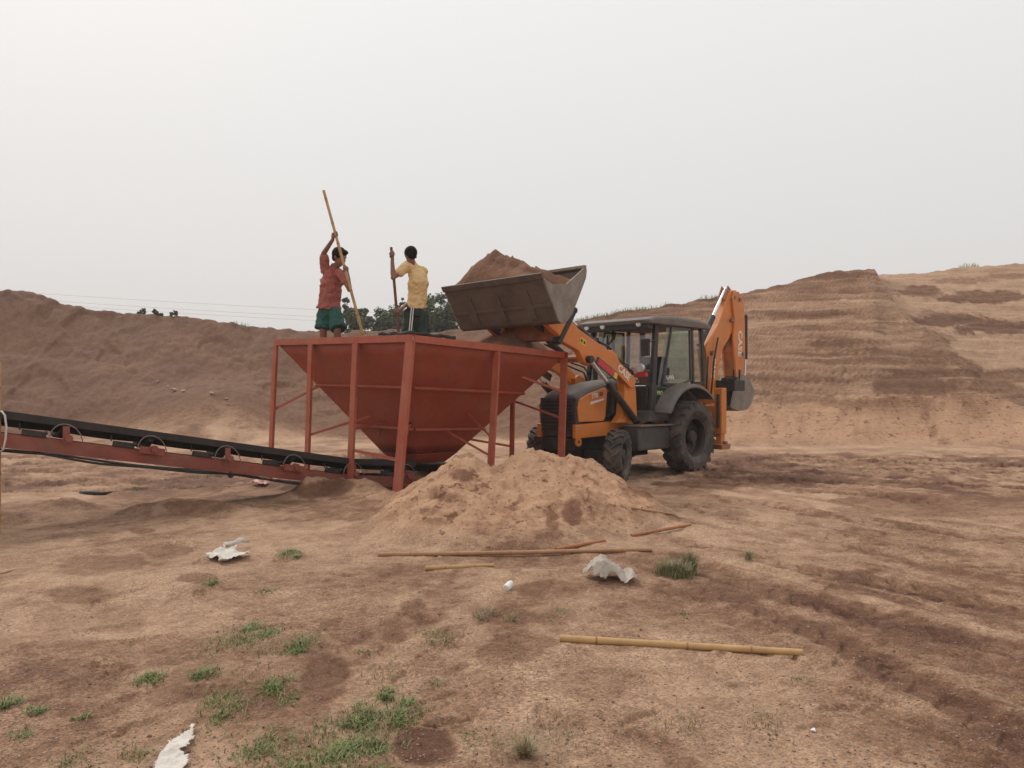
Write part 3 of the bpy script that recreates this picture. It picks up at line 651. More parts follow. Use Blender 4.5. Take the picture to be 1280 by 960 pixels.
# sand lying in the hopper
def hop_sand():
    n = 60; vs = []; fs = []
    for i in range(n+1):
        for j in range(n+1):
            s_, t_ = i/n*.94+.03, j/n*.94+.03
            P_ = RIM['N']+(RIM['R']-RIM['N'])*s_+(RIM['L']-RIM['N'])*t_
            ins = min(s_, 1-s_, t_, 1-t_)*3.3
            z = P_.z-.30+.05*float(fbm(np.array([P_.x*1.5]), np.array([P_.y*1.5]), 3, 5)[0])
            z += .66*math.exp(-(((P_.x-.05)/.8)**2+((P_.y-13.05)/.8)**2)) + .34*math.exp(-(((P_.x+.9)/.8)**2+((P_.y-13.6)/.6)**2))
            z += .035*float(fbm(np.array([P_.x*5]), np.array([P_.y*5]), 3, 15)[0])
            panel_z = P_.z-.05-ins*1.16+.06
            vs.append((P_.x, P_.y, max(z, panel_z)))
    for i in range(n):
        for j in range(n):
            a = i*(n+1)+j; fs.append((a, a+1, a+n+2, a+n+1))
    m_ = MB(); m_.v = [(v[0]-HO.x, v[1]-HO.y, v[2]-1.9) for v in vs]; m_.f = fs; m_.m = [0]*len(fs)
    o = m_.build('sand_heap', M['damp_sand'], smooth=True); o.location = (HO.x, HO.y, 1.9)
    return tag(o, 'brown sand heaped inside the red hopper behind its rim', 'sand')
hop_sand()
def sand_top(x, y):       # level of the sand in the hopper where the men stand
    z = (RIM['N'].z+(x-RIM['N'].x)*((RIM['L'].z-RIM['N'].z)*(RIM['R'].y-RIM['N'].y)-(RIM['R'].z-RIM['N'].z)*(RIM['L'].y-RIM['N'].y))/((RIM['L'].x-RIM['N'].x)*(RIM['R'].y-RIM['N'].y)-(RIM['R'].x-RIM['N'].x)*(RIM['L'].y-RIM['N'].y)))
    A = np.array([[RIM['L'].x-RIM['N'].x, RIM['R'].x-RIM['N'].x], [RIM['L'].y-RIM['N'].y, RIM['R'].y-RIM['N'].y]])
    a, b = np.linalg.solve(A, np.array([x-RIM['N'].x, y-RIM['N'].y]))
    P_z = RIM['N'].z+a*(RIM['L'].z-RIM['N'].z)+b*(RIM['R'].z-RIM['N'].z); ins = min(a, b, 1-a, 1-b)*3.3
    return max(P_z-.30, P_z-.05-ins*1.16+.06)

# black rubber strip lying over the near corner of the rim
m_ = MB(); pts = []
for i in range(25):
    t_ = i/24
    if t_ < .5: q = RIM['N']+(RIM['L']-RIM['N'])*(.5-t_)*.42
    else: q = RIM['N']+(RIM['R']-RIM['N'])*(t_-.5)*.50
    pts.append(q+Vector((.01*math.sin(i*2.1), .02, .075+.012*math.sin(i*1.3))))
for i, q in enumerate(pts): pass
m_.tube([q-pts[12] for q in pts], [.02+.012*abs(math.sin(i*.9)) if i < 22 else .035 for i in range(25)], 8, flat=.55)
o = m_.build('rubber_strip', M['rubber'], smooth=True); o.location = pts[12]
tag(o, 'black rubber strip draped along the near corner of the red hopper rim', 'rubber strip')

# ---------------------------------------------------------------- conveyor
C0 = Vector((-5.38, 9.2)); CD = Vector((.6975, .625)); CL = CD.length; cdir2 = CD/CL
def cz(k): return 1.10-.1675*min(k, 4.0)-.085*max(0, k-4.0)                    # belt level at station k
def cp(k, lat=0., dz=0.):
    q = C0+CD*k; n2 = Vector((cdir2.y, -cdir2.x))     # towards the viewer
    return Vector((q.x+n2.x*lat, q.y+n2.y*lat, cz(k)+dz))
K0, K1 = -4.6, 6.7
cq = cp(1)
conv = empty('belt_conveyor', (cq.x, cq.y, 0), 0, 'long inclined conveyor with black belt and red channel frame running under the hopper', 'conveyor')
def cb(mb, name, mt, parent=None, **k):
    mb.v = [(v[0]-cq.x, v[1]-cq.y, v[2]) for v in mb.v]; return mb.build(name, mt, parent or conv, **k)
for s_ in (1, -1):
    m_ = MB(); n2 = Vector((cdir2.y, -cdir2.x, 0))*s_
    for ka, kb in ((K0, 4.0), (4.0, K1)):
        a, b = cp(ka, .34*s_, -.24), cp(kb, .34*s_, -.24)
        m_.beam(a, b, .008, .155); m_.beam(a-n2*.03+Vector((0, 0, .077)), b-n2*.03+Vector((0, 0, .077)), .065, .008); m_.beam(a+n2*.03-Vector((0, 0, .077)), b+n2*.03-Vector((0, 0, .077)), .065, .008)
    cb(m_, 'frame_channel', M['rust'], bevel=.002)
for k in (-4, -2.6, -1.3, .5, 1.5, 2.5, 3.5, 4.5, 5.6):
    m_ = MB(); m_.beam(cp(k, .33, -.30), cp(k, -.33, -.30), .05, .05); cb(m_, 'cross_member', M['rust'])
# belt: troughed upper run and sagging return run
m_ = MB(); prof = [(-.36, .075), (-.33, .06), (-.17, -.045), (0, -.055), (.17, -.045), (.33, .06), (.36, .075)]
ks = np.linspace(K0+.1, K1-.2, 90); vs = []; fs = []
for k in ks:
    sag = -.018*abs(math.sin(math.pi*k))
    for lay in (0, -.014):
        for l_, z_ in prof: vs.append(cp(k, l_, z_+sag+lay))
n = len(prof)
for i in range(len(ks)-1):
    a = i*2*n; b = a+2*n
    for j in range(n-1):
        fs += [(a+j, a+j+1, b+j+1, b+j), (a+n+j, b+n+j, b+n+j+1, a+n+j+1)]
    fs += [(a, b, b+n, a+n), (a+n-1, a+2*n-1, b+2*n-1, b+n-1)]
m_.add(vs, fs); belt = cb(m_, 'belt', M['rubber'], smooth=True)
m_ = MB(); vs = []; fs = []
for i, k in enumerate(ks):
    sag = -.03*abs(math.sin(math.pi*k*.5))
    vs += [cp(k, -.3, -.335+sag), cp(k, .3, -.335+sag)]
for i in range(len(ks)-1): fs.append((2*i, 2*i+1, 2*i+3, 2*i+2))
m_.add(vs, fs); rb_ = cb(m_, 'return_run', M['rubber'], belt); s2_ = rb_.modifiers.new('thick', 'SOLIDIFY'); s2_.thickness = .012
# black side skirt standing on the belt edge towards the viewer
m_ = MB(); m_.beam(cp(K0, .365, .045), cp(4, .365, .045), .012, .085); m_.beam(cp(4, .365, .045), cp(5.2, .365, .045), .012, .085); cb(m_, 'belt_skirt', M['rubber'])
# idler stations: rollers, bracket and the thin hoop over it
for k in range(-4, 6):
    m_ = MB()
    m_.tube([cp(k, -.16, -.10), cp(k, .16, -.10)], .045, 12); m_.tube([cp(k, .17, -.10), cp(k, .34, .0)], .045, 12); m_.tube([cp(k, -.17, -.10), cp(k, -.34, .0)], .045, 12)
    ro = cb(m_, 'idler_roller', M['black'], smooth=False)
    m_ = MB(); ax = Vector((cdir2.x, cdir2.y, -.17/CL)).normalized()
    a = cp(k, .40, -.165)
    if k % 2 == 0: m_.beam(a+Vector((0, 0, -.02)), a+Vector((0, 0, .17)), .012, .07, up=ax)
    else: m_.beam(a-ax*.15+Vector((0, 0, .01)), a+ax*.15+Vector((0, 0, .01)), .012, .085)
    m_.tube([cp(k, .36, -.13)+ax*.02, cp(k, .45, -.13)+ax*.02], .042, 12)
    br_ = cb(m_, 'idler_bracket', M['rust'])
    m_ = MB(); hp = [a+ax*(.172*math.cos(t_))+Vector((0, 0, .195*math.sin(t_)+.0)) for t_ in np.linspace(0, math.pi, 15)]
    m_.tube(hp, .0065, 6); cb(m_, 'hoop', M['steel'], br_)
    m_ = MB(); b_ = cp(k-.33, .34, -.12); m_.beam(b_-ax*.12, b_+ax*.12, .05, .06); m_.beam(b_-ax*.14+Vector((0, 0, .02)), b_-ax*.14+Vector((0, 0, .09)), .012, .012); m_.tube([b_+ax*.10+Vector((.0, -.03, .01)), b_+ax*.15+Vector((0, -.03, .03))], .02, 8)
    cb(m_, 'bearing_block', M['black'])
# tail drum, cable slung below the frame, legs
m_ = MB(); m_.tube([cp(K1-.2, -.33, -.14), cp(K1-.2, .33, -.14)], .16, 24); cb(m_, 'tail_drum', M['black'])
m_ = MB(); m_.tube([cp(k, .375, -.36-.018*math.sin(k*2.2)-.01*math.sin(k*5)) for k in np.linspace(K0, 4.6, 60)], .014, 8); cab = cb(m_, 'power_cable', M['rubber'], smooth=True)
m_ = MB(); q = cp(2.05, .375, -.375); m_.tube([q+Vector((.024*math.cos(a), 0, .024*math.sin(a)+.03)) for a in np.linspace(0, 2*math.pi, 14)], .02, 8); cb(m_, 'cable_coil', M['rubber'], cab, smooth=True)
for k in (-1.35, -3.9):
    for s_ in (1, -1):
        a = cp(k, .38*s_, -.30); m_ = MB(); m_.beam(a, (a.x, a.y, h1(a.x, a.y)-.08), .07, .06); cb(m_, 'leg', M['rust'])
for k in (6.4, 4.9):
    for s_ in (1, -1):
        a = cp(k, .33*s_, -.3); gz = h1(a.x, a.y)
        m_ = MB(); m_.beam((a.x, a.y, max(a.z, gz+.03)), (a.x, a.y, gz-.1), .07, .06); cb(m_, 'leg', M['rust'])
# pale bamboo prop and a looped cord at the edge of the view
q = at(-3, 545, 8.55); g0 = h1(q.x, q.y)
def bamboo(name, a, b, r, mt, label, cat='bamboo pole', nodes=5, group=None, taper=.85, bend=0.):
    a, b = Vector(a), Vector(b); d = b-a; Ln = d.length; pts = []; rr = []; m_ = MB(); c_ = (a+b)/2
    side = d.cross(Vector((0, 0, 1))).normalized() if abs(d.normalized().z) < .95 else Vector((1, 0, 0))
    cuts = sorted((i+.5+random.uniform(-.12, .12))/nodes for i in range(nodes))
    ts = sorted(set([0, 1]+[min(1, max(0, c+dt)) for c in cuts for dt in (-.012, -.004, 0, .004, .012)]+list(np.linspace(0, 1, 14))))
    for t_ in ts:
        rad = r*(1-(1-taper)*t_)
        if any(abs(t_-c) < 1e-6 for c in cuts): rad *= 1.0
        elif any(abs(abs(t_-c)-.004) < 1e-6 for c in cuts): rad *= 1.13
        pts.append(a+d*t_-c_+side*(bend*math.sin(math.pi*t_*1.6))); rr.append(rad)
    m_.tube(pts, rr, 12)
    for i in range(len(ts)-1):                          # the node rings are darker
        if any(abs((ts[i]+ts[i+1])/2-c) < .0045 for c in cuts):
            for j in range(12): m_.m[i*12+j] = 1
    o = m_.build(name, [mt, M['bamboo_orange']], smooth=True); o.location = c_
    ed = o.modifiers.new('es', 'EDGE_SPLIT'); ed.split_angle = R(50)
    return tag(o, label, cat, group)
bamboo('bamboo_prop', (q.x-.005, q.y, g0-.05), at(-2.5, 452, 8.55), .035, M['bamboo'], 'pale upright bamboo pole cut off by the left edge beside the conveyor', nodes=4)
m_ = MB(); q1 = at(0, 512, 8.5); m_.tube([at(-2, 515, 8.5)-q1, at(2, 514, 8.49)-q1, at(6, 519, 8.48)-q1, at(8, 534, 8.5)-q1, at(7, 549, 8.5)-q1, at(4, 562, 8.5)-q1, at(-4, 566, 8.5)-q1], .011, 8)
o = m_.build('cord', M['sack'], smooth=True); o.location = q1; tag(o, 'pale cord looped over the conveyor frame at the left edge', 'cord')
# ---------------------------------------------------------------- backhoe loader (x forward, y towards its left side, z up; origin under the front axle)
HA = R(44); bo = Vector((1.14, 13.47, 0.0))
bz = float(np.mean([h1(1.75, 12.88), h1(3.28, 14.46), h1(2.05, 15.7)]))
bh = empty('backhoe_loader', (bo.x, bo.y, bz), math.atan2(-math.cos(HA), -math.sin(HA)), 'orange and dark grey backhoe loader raising its front bucket beside the hopper', 'backhoe loader')
def text(s_, size, origin, xdir, ndir, mt, parent, name='lettering', bold=.0, ext=.002, squeeze=1.0):
    cu = bpy.data.curves.new(name, 'FONT'); cu.body = s_; cu.size = size; cu.extrude = ext; cu.offset = bold; cu.align_x = 'CENTER'; cu.align_y = 'CENTER'; cu.resolution_u = 3
    tmp = bpy.data.objects.new('tmp', cu); col.objects.link(tmp)
    dg = bpy.context.evaluated_depsgraph_get(); mesh = bpy.data.meshes.new_from_object(tmp.evaluated_get(dg))
    bpy.data.objects.remove(tmp); bpy.data.curves.remove(cu)
    xd = Vector(xdir).normalized(); nd = Vector(ndir).normalized(); yd = nd.cross(xd).normalized(); nd = xd.cross(yd)
    Mx = Matrix.Translation(Vector(origin)) @ Matrix((xd, yd, nd)).transposed().to_4x4() @ Matrix.Diagonal((squeeze, 1, 1, 1))
    mesh.transform(Mx); mesh.materials.clear(); mesh.materials.append(mt); mesh.name = name
    o = bpy.data.objects.new(name, mesh); col.objects.link(o); o.parent = parent; return o

def wheel(x, y, rad, wd, rimr, lugs, parent, steer=0.0):
    s_ = 1 if y > 0 else -1
    wr = bpy.data.objects.new('wheel', None); col.objects.link(wr); wr.parent = parent; wr.location = (x, y, rad-.015); wr.empty_display_size = .1
    wr.rotation_euler = (0, random.random()*.2, steer)
    h = wd/2; tr = rad-.045
    m_ = MB(); prof = [(rimr-.01, -h*.62), (rimr+.03, -h*.82), (rimr+(tr-rimr)*.45, -h), (rimr+(tr-rimr)*.8, -h*.96), (tr-.015, -h*.84), (tr, -h*.6), (tr+.012, 0), (tr, h*.6), (tr-.015, h*.84), (rimr+(tr-rimr)*.8, h*.96), (rimr+(tr-rimr)*.45, h), (rimr+.03, h*.82), (rimr-.01, h*.62)]
    m_.lathe(prof, axis='y', n=56, closed=True)
    for side in (1, -1):                                           # chevron lugs
        for i in range(lugs):
            a0 = 2*math.pi*(i+(.5 if side < 0 else 0))/lugs; da = 2*math.pi/lugs*.95; vs = []; fs = []
            segs = 5
            for j in range(segs+1):
                t_ = j/segs; yy = side*(-.02+t_*(h*1.0+.02)); a = a0+da*(t_**.8); wdt = (.020+.012*t_)/rad*1.25
                top = rad-.004-.03*max(0, t_-.72)/.28; bot = tr-.03-.04*max(0, t_-.8)/.2
                for rr_, ww in ((bot, wdt*1.3), (top, wdt), (top, -wdt), (bot, -wdt*1.3)):
                    vs.append((rr_*math.cos(a+ww), yy, rr_*math.sin(a+ww)))
            for j in range(segs):
                b = j*4
                for q in range(3): fs.append((b+q, b+q+1, b+q+5, b+q+4))
            e_ = segs*4; fs += [(0, 1, 2, 3), (e_+3, e_+2, e_+1, e_)]
            # shoulder tail of the lug down the sidewall
            m_.add(vs, fs)
    m_.build('tyre', M['tyre'], wr, smooth=False)
    m_ = MB(); m_.lathe([(rimr+.005, h*.72*s_), (rimr-.015, h*.72*s_), (rimr-.03, h*.45*s_), (rimr*.93, -.02*s_), (rimr*.86, -.05*s_), (.10, -.03*s_), (.10, -.06*s_), (rimr-.02, -h*.7*s_), (rimr+.005, -h*.72*s_)], axis='y', n=40, closed=True)
    rm = m_.build('rim', M['rim'], wr, smooth=False)
    m_ = MB(); m_.lathe([(.01, .115*s_), (.10, .115*s_), (.125, .07*s_), (.13, -.05*s_), (.01, -.06*s_)], axis='y', n=24)
    hu = m_.build('hub', M['rim'], rm, bevel=.006)
    nut = MB().tube([(0, -.05*s_, 0), (0, 0, 0)], .016, 6).build('wheel_nut', M['steel'], rm)
    for i in range(8):
        a = 2*math.pi*i/8; q_ = nut if i == 0 else nut.copy()
        if i: col.objects.link(q_)
        q_.location = (rimr*.62*math.cos(a), 0, rimr*.62*math.sin(a))
    return wr
wheel(-2.2, .86, .675, .42, .36, 20, bh); wheel(-2.2, -.86, .675, .42, .36, 20, bh)
wheel(0, .86, .445, .29, .235, 17, bh, R(22)); wheel(0, -.86, .445, .29, .235, 17, bh, R(24))
def P_(poly, lo, hi, name, mt, parent=bh, bevel=.008, axis='y'):
    return MB().prism(poly, lo, hi, axis).build(name, mt, parent, bevel=bevel)
# chassis, axles
m_ = MB(); m_.beam((-3.0, 0, .62), (.55, 0, .62), .5, .22); m_.box((-1.2, 0, .5), (1.0, .6, .35)); m_.build('chassis', M['black'], bh, bevel=.01)
for s_ in (1, -1):
    P_([(.58, .72), (.58, .95), (-.30, .98), (-1.05, .97), (-1.05, .90), (-.62, .84), (-.30, .74)], .36*s_, .43*s_, 'frame_rail', M['orange'])
m_ = MB(); m_.lathe([(.03, .405), (.075, .405), (.075, .435), (.03, .435)], c=(.50, 0, .665), axis='y', n=18, closed=True); m_.build('tow_eye', M['orange'], bh)
m_ = MB(); m_.beam((0, -.80, .43), (0, .80, .43), .14, .13); m_.box((0, 0, .47), (.24, .36, .26)); m_.tube([(-.14, -.7, .42), (-.14, .7, .42)], .025, 10)
for s_ in (1, -1): m_.box((0, .66*s_, .44), (.2, .12, .28))
m_.build('front_axle', M['black'], bh, bevel=.01)
m_ = MB(); m_.tube([(-2.2, -.8, .66), (-2.2, .8, .66)], .14, 14); m_.ball((-2.2, 0, .66), .26); m_.build('rear_axle', M['black'], bh, smooth=True)
# bonnet
hoodtop = [(.50, 1.44), (.42, 1.50), (.05, 1.60), (-.45, 1.68), (-.95, 1.74), (-.95, 1.62), (-.45, 1.57), (-.02, 1.50), (.36, 1.42), (.46, 1.36)]
m_ = MB(); n = 9; secs = []
for x, zt in [(.53, 1.40), (.47, 1.47), (.3, 1.535), (.0, 1.60), (-.45, 1.68), (-.98, 1.74)]:
    ring = []
    for j in range(n):
        t_ = -1+2*j/(n-1); ring.append((x, .435*t_, zt-.05*abs(t_)**3-.10*max(0, abs(t_)-.8)/.2))
    secs.append(ring)
vs = [p for r_ in secs for p in r_]; fs = [(i*n+j, i*n+j+1, (i+1)*n+j+1, (i+1)*n+j) for i in range(len(secs)-1) for j in range(n-1)]
m_.add(vs, fs); hd = m_.build('bonnet', M['fender'], bh, smooth=True); q = hd.modifiers.new('t', 'SOLIDIFY'); q.thickness = .03; q.offset = -1
for s_ in (1, -1):
    sp = P_([(.50, .99), (.53, 1.25), (.47, 1.375), (.2, 1.47), (-.22, 1.565), (-.27, 1.50), (-.22, 1.06), (-.16, .99)], .40*s_, .438*s_, 'side_panel', M['orange'], bevel=.014)
    if s_ == 1:
        text('770', .115, (.085, .4405, 1.425), (-1, 0, .16), (0, 1, 0), M['white'], sp, bold=.004)
        text('EX', .085, (-.10, .4405, 1.455), (-1, 0, .16), (0, 1, 0), M['black'], sp, bold=.003)
        m_ = MB(); m_.prism([(.20, 1.325), (-.17, 1.385), (-.17, 1.355), (.20, 1.28)], .4375, .4400); m_.build('stripe', M['white'], sp)
m_ = MB(); m_.box((-.52, 0, 1.28), (.5, .72, .56)); m_.tube([(-.5, .37, 1.1), (-.5, .37, 1.45)], .06, 10); m_.tube([(-.32, .38, 1.05), (-.75, .38, 1.3)], .025, 8); m_.build('engine', M['black'], bh, bevel=.02)
m_ = MB(); m_.prism([(-.40, .95), (-.40, 1.40), (.40, 1.40), (.40, .95), (.34, .74), (-.34, .74)], .38, .535, 'x'); gr_ = m_.build('grille', M['grey'], bh, bevel=.02)
for i in range(9): MB().box((.545, 0, .86+i*.058), (.02, .62, .022)).build('grille_slat', M['black'], gr_)
m_ = MB(); m_.box((.45, 0, .62), (.22, .74, .2)); m_.build('front_bumper', M['black'], bh, bevel=.03)
m_ = MB(); m_.tube([(-.85, -.28, 1.6), (-.85, -.28, 2.35), (-.9, -.28, 2.48)], .045, 12); m_.build('exhaust_pipe', M['black'], bh)
# cab
cab = bpy.data.objects.new('cab', None); col.objects.link(cab); cab.parent = bh; cab.location = (-2.0, 0, 1.0); cab.empty_display_size = .2
CO = Vector((-2.0, 0, 1.0))
def cbuild(m_, name, mt, parent=None, **k):
    m_.v = [(v[0]-CO.x, v[1]-CO.y, v[2]-CO.z) for v in m_.v]; return m_.build(name, mt, parent or cab, **k)
def pillar(a, b, w_, d_): cbuild(MB().beam(a, b, w_, d_, up=(1, 0, 0)), 'pillar', M['black'], bevel=.01)
for s_ in (1, -1):
    pillar((-1.16, .74*s_, 1.15), (-1.36, .70*s_, 2.72), .07, .12)
    pillar((-1.98, .77*s_, 1.60), (-2.02, .72*s_, 2.72), .05, .08) if s_ < 0 else None
    pillar((-2.52, .76*s_, 1.55), (-2.52, .72*s_, 2.72), .06, .07)
    pillar((-2.98, .72*s_, 1.62), (-2.95, .68*s_, 2.72), .07, .10)
    cbuild(MB().beam((-2.52, .75*s_, 1.66), (-2.98, .72*s_, 1.66), .05, .06), 'side_rail', M['black'])
m_ = MB(); m_.prism([(-1.02, .97), (-1.08, 1.16), (-1.20, 1.16), (-1.55, 1.16), (-1.68, .97)], -.78, .78); cbuild(m_, 'cab_floor', M['grey'], bevel=.015)
m_ = MB(); m_.box((-1.14, 0, 1.36), (.06, 1.36, .42)); cbuild(m_, 'front_panel', M['black'], bevel=.01)
m_ = MB(); m_.prism([(-2.45, .95), (-2.45, 1.62), (-3.0, 1.62), (-3.05, .95)], -.6, .6); cbuild(m_, 'rear_body', M['black'], bevel=.02)
# roof with drooping visor and lamps
m_ = MB(); rp_ = [(-1.02, 2.70), (-1.0, 2.78), (-1.2, 2.84), (-1.9, 2.885), (-2.6, 2.875), (-3.05, 2.83), (-3.16, 2.76), (-3.12, 2.71)]
secs = [(-.82, .90), (-.78, 1.0), (.78, 1.0), (.82, .90)]
vs = []; fs = []; n = len(rp_)
for yy, k_ in secs:
    for x, z in rp_: vs.append((-2.07+(x+2.07)*(.97 if k_ < 1 else 1), yy, 2.71+(z-2.71)*(.72 if k_ < 1 else 1)))
for i in range(3):
    for j in range(n): fs.append((i*n+j, i*n+(j+1) % n, (i+1)*n+(j+1) % n, (i+1)*n+j))
fs += [tuple(range(n)), tuple(range(3*n, 4*n))]
m_.add(vs, fs); rf = cbuild(m_, 'roof', M['fender'], bevel=.02)
m_ = MB(); m_.box((-1.12, 0, 2.665), (.14, 1.5, .10)); cbuild(m_, 'visor', M['black'], rf, bevel=.01).location = (0, 0, 0)
for yy in (-.62, .55, -.25):
    cbuild(MB().lathe([(.01, -1.015), (.045, -1.015), (.055, -1.04), (.05, -1.08), (.01, -1.08)], c=(0, yy, 2.70), axis='x', n=14), 'work_lamp', M['lampglass'], rf)
m_ = MB(); m_.box((-1.13, -.80, 2.73), (.16, .12, .12)); cbuild(m_, 'roof_corner_cap', M['fender'], rf, bevel=.02)
# glazing
m_ = MB(); m_.add([(-1.20, -.69, 1.60), (-1.20, .69, 1.60), (-1.335, .665, 2.64), (-1.335, -.665, 2.64)], [(0, 1, 2, 3)]); cbuild(m_, 'windscreen', M['clear'])
m_ = MB(); m_.add([(-1.17, -.69, 1.3), (-1.17, .69, 1.3), (-1.195, .69, 1.57), (-1.195, -.69, 1.57)], [(0, 1, 2, 3)])
m_ = MB(); m_.tube([(-1.16, -.66, 1.60), (-1.16, .62, 1.60)], .012, 8); cbuild(m_, 'windscreen_rail', M['chrome'])
for s_ in (1, -1):
    m_ = MB(); yy = .765*s_
    # door: frame of bars round a green tinted pane, lower pane with print
    fo = [(-1.46, 1.62), (-1.76, 2.68), (-2.42, 2.69), (-2.46, 1.70), (-2.10, 1.62)]
    fi = [(x+(-1.98-x)*.10, z+(2.12-z)*.07) for x, z in fo]; n = len(fo); vs = []
    for lay in (yy-.02, yy+.02):
        vs += [(x, lay, z) for x, z in fo]+[(x, lay, z) for x, z in fi]
    fs = []
    for i in range(n):
        j = (i+1) % n
        fs += [(i, j, n+j, n+i), (2*n+i, 2*n+j, 3*n+j, 3*n+i), (i, j, 2*n+j, 2*n+i), (n+i, n+j, 3*n+j, 3*n+i)]
    m_.add(vs, fs); dr_ = cbuild(m_, 'door', M['grey'], bevel=.006)
    cbuild(MB().add([(x, yy, z) for x, z in fi], [tuple(range(n))]), 'door_pane', M['green_glass'], dr_)
    cbuild(MB().add([(-1.24, yy-.01, 1.2), (-1.40, yy-.01, 1.9), (-1.62, yy-.01, 2.66), (-1.74, yy-.01, 2.66), (-1.46, yy-.01, 1.64)], [(0, 1, 2, 3, 4)]), 'quarter_pane', M['green_glass'])
    m_ = MB(); m_.prism([(-1.20, 1.17), (-1.27, 1.60), (-1.95, 1.60), (-1.80, 1.5), (-1.60, 1.3), (-1.52, 1.17)], yy-.03, yy-.012); lp = cbuild(m_, 'lower_door_panel', M['grey'])
    cbuild(MB().prism([(-1.27, 1.19), (-1.32, 1.55), (-1.78, 1.55), (-1.58, 1.35), (-1.47, 1.19)], yy-.011, yy-.007), 'lower_pane', mat('dark_green_pane', (.028, .04, .026), (.022, .03, .022), .15, scale=3), lp)
    cbuild(MB().box((-1.62, yy+.03, 1.86), (.03, .03, .14)), 'door_handle', M['black'], dr_)
    cbuild(MB().add([(-2.55, .745*s_, 1.7), (-2.55, .73*s_, 2.66), (-2.93, .70*s_, 2.66), (-2.95, .725*s_, 1.7)], [(0, 1, 2, 3)]), 'rear_quarter_pane', M['clear'])
    if s_ == 1:
        cbuild_t = text('GWs', .12, Vector((-1.72, yy+.006, 1.755))-CO, (-1, 0, 0), (0, 1, 0), M['white'], dr_, bold=.002)
        text('PRO', .10, Vector((-1.40, yy-.004, 1.47))-CO, (-1, 0, 0), (0, 1, 0), M['green_print'], lp, bold=.002)
cbuild(MB().add([(-3.0, -.66, 1.75), (-3.0, .66, 1.75), (-2.97, .64, 2.66), (-2.97, -.64, 2.66)], [(0, 1, 2, 3)]), 'rear_pane', M['clear'])
# inside: seat, dash, steering wheel
m_ = MB(); m_.box((-2.15, 0, 1.55), (.5, .5, .14)); m_.box((-2.42, 0, 1.88), (.14, .48, .6)); m_.box((-2.15, 0, 1.3), (.35, .35, .45)); cbuild(m_, 'seat', M['seat'], bevel=.03)
m_ = MB(); m_.lathe([(.01, -.012), (.19, -.012), (.20, 0), (.19, .012), (.01, .012)], axis='z', n=8)
m_ = MB(); ax_ = Vector((-.45, 0, .9)).normalized(); u_ = Vector((0, 1, 0)); w_ = ax_.cross(u_); c_ = Vector((-1.52, 0, 1.78))
m_.tube([c_+u_*(.19*math.cos(a))+w_*(.19*math.sin(a)) for a in np.linspace(0, 2*math.pi, 25)], .014, 8, caps=False); m_.tube([c_-ax_*.02, c_-ax_*.55], .03, 8)
for a in (0, 2.1, 4.2): m_.tube([c_, c_+u_*(.19*math.cos(a))+w_*(.19*math.sin(a))], .010, 6)
cbuild(m_, 'steering_wheel', M['black'])
m_ = MB(); m_.box((-1.33, -.1, 1.5), (.22, 1.0, .2)); m_.box((-1.4, .52, 1.72), (.2, .2, .35)); cbuild(m_, 'dashboard', M['grey'], bevel=.02)
m_ = MB(); m_.tube([(-2.35, -.5, 1.4), (-2.3, -.5, 1.9)], .015, 6); m_.ball((-2.3, -.5, 1.92), .03); cbuild(m_, 'lever', M['black'])
# mirrors
m_ = MB(); m_.tube([(-1.28, .74, 2.35), (-1.10, .82, 2.40), (-1.02, .80, 2.38)], .012, 6); m_.box((-1.03, .70, 2.28), (.05, .17, .30)); cbuild(m_, 'mirror', M['black'], bevel=.015)
m_ = MB(); m_.tube([(-1.28, -.70, 2.10), (-1.06, -.70, 2.2)], .012, 6); m_.lathe([(.01, -1.03), (.11, -1.03), (.12, -1.05), (.09, -1.09), (.01, -1.10)], c=(0, -.48, 2.20), axis='x', n=20); cbuild(m_, 'mirror', M['fender'])
m_ = MB(); m_.beam((-1.26, -.30, 1.62), (-1.30, -.34, 2.55), .03, .02); m_.beam((-1.29, -.33, 2.36), (-1.30, -.12, 2.6), .02, .015); cbuild(m_, 'wiper', M['black'])
m_ = MB(); m_.lathe([(.01, -1.0), (.07, -1.0), (.08, -1.03), (.06, -1.09), (.01, -1.10)], c=(0, .60, 1.92), axis='x', n=18); cbuild(m_, 'side_lamp', M['lampglass'])
cbuild(MB().box((-1.07, .60, 1.80), (.08, .2, .07)), 'turn_signal', M['red'])
# fenders
for s_ in (1, -1):
    m_ = MB(); prof = [(-1.22, 1.10), (-1.36, 1.33), (-1.56, 1.50), (-1.82, 1.61), (-2.12, 1.64), (-2.42, 1.60), (-2.68, 1.48), (-2.86, 1.34)]
    vs = []; n = len(prof)
    for yy, dz in ((.62, .03), (.70, .04), (1.02, .03), (1.07, -.02), (1.075, -.09)):
        for i, (x, z) in enumerate(prof):
            cx, cz_ = -2.15, .9; k_ = 1+dz
            vs.append((cx+(x-cx)*k_, yy*s_, cz_+(z-cz_)*k_))
    fs = [(i*n+j, i*n+j+1, (i+1)*n+j+1, (i+1)*n+j) for i in range(4) for j in range(n-1)]
    m_.add(vs, fs); fd = m_.build('fender', M['fender'], bh, smooth=True); q = fd.modifiers.new('t', 'SOLIDIFY'); q.thickness = .025
    q = fd.modifiers.new('s', 'SUBSURF'); q.levels = q.render_levels = 1
m_ = MB(); m_.box((-1.06, .70, .685), (.98, .34, .42)); tk = m_.build('tank', M['grey'], bh, bevel=.03)
m_ = MB(); m_.box((-1.06, .74, .905), (1.02, .40, .03)); m_.build('step', M['fender'], bh, bevel=.008)
m_ = MB(); m_.box((-1.06, -.70, .685), (.98, .34, .42)); m_.build('battery_box', M['grey'], bh, bevel=.03)
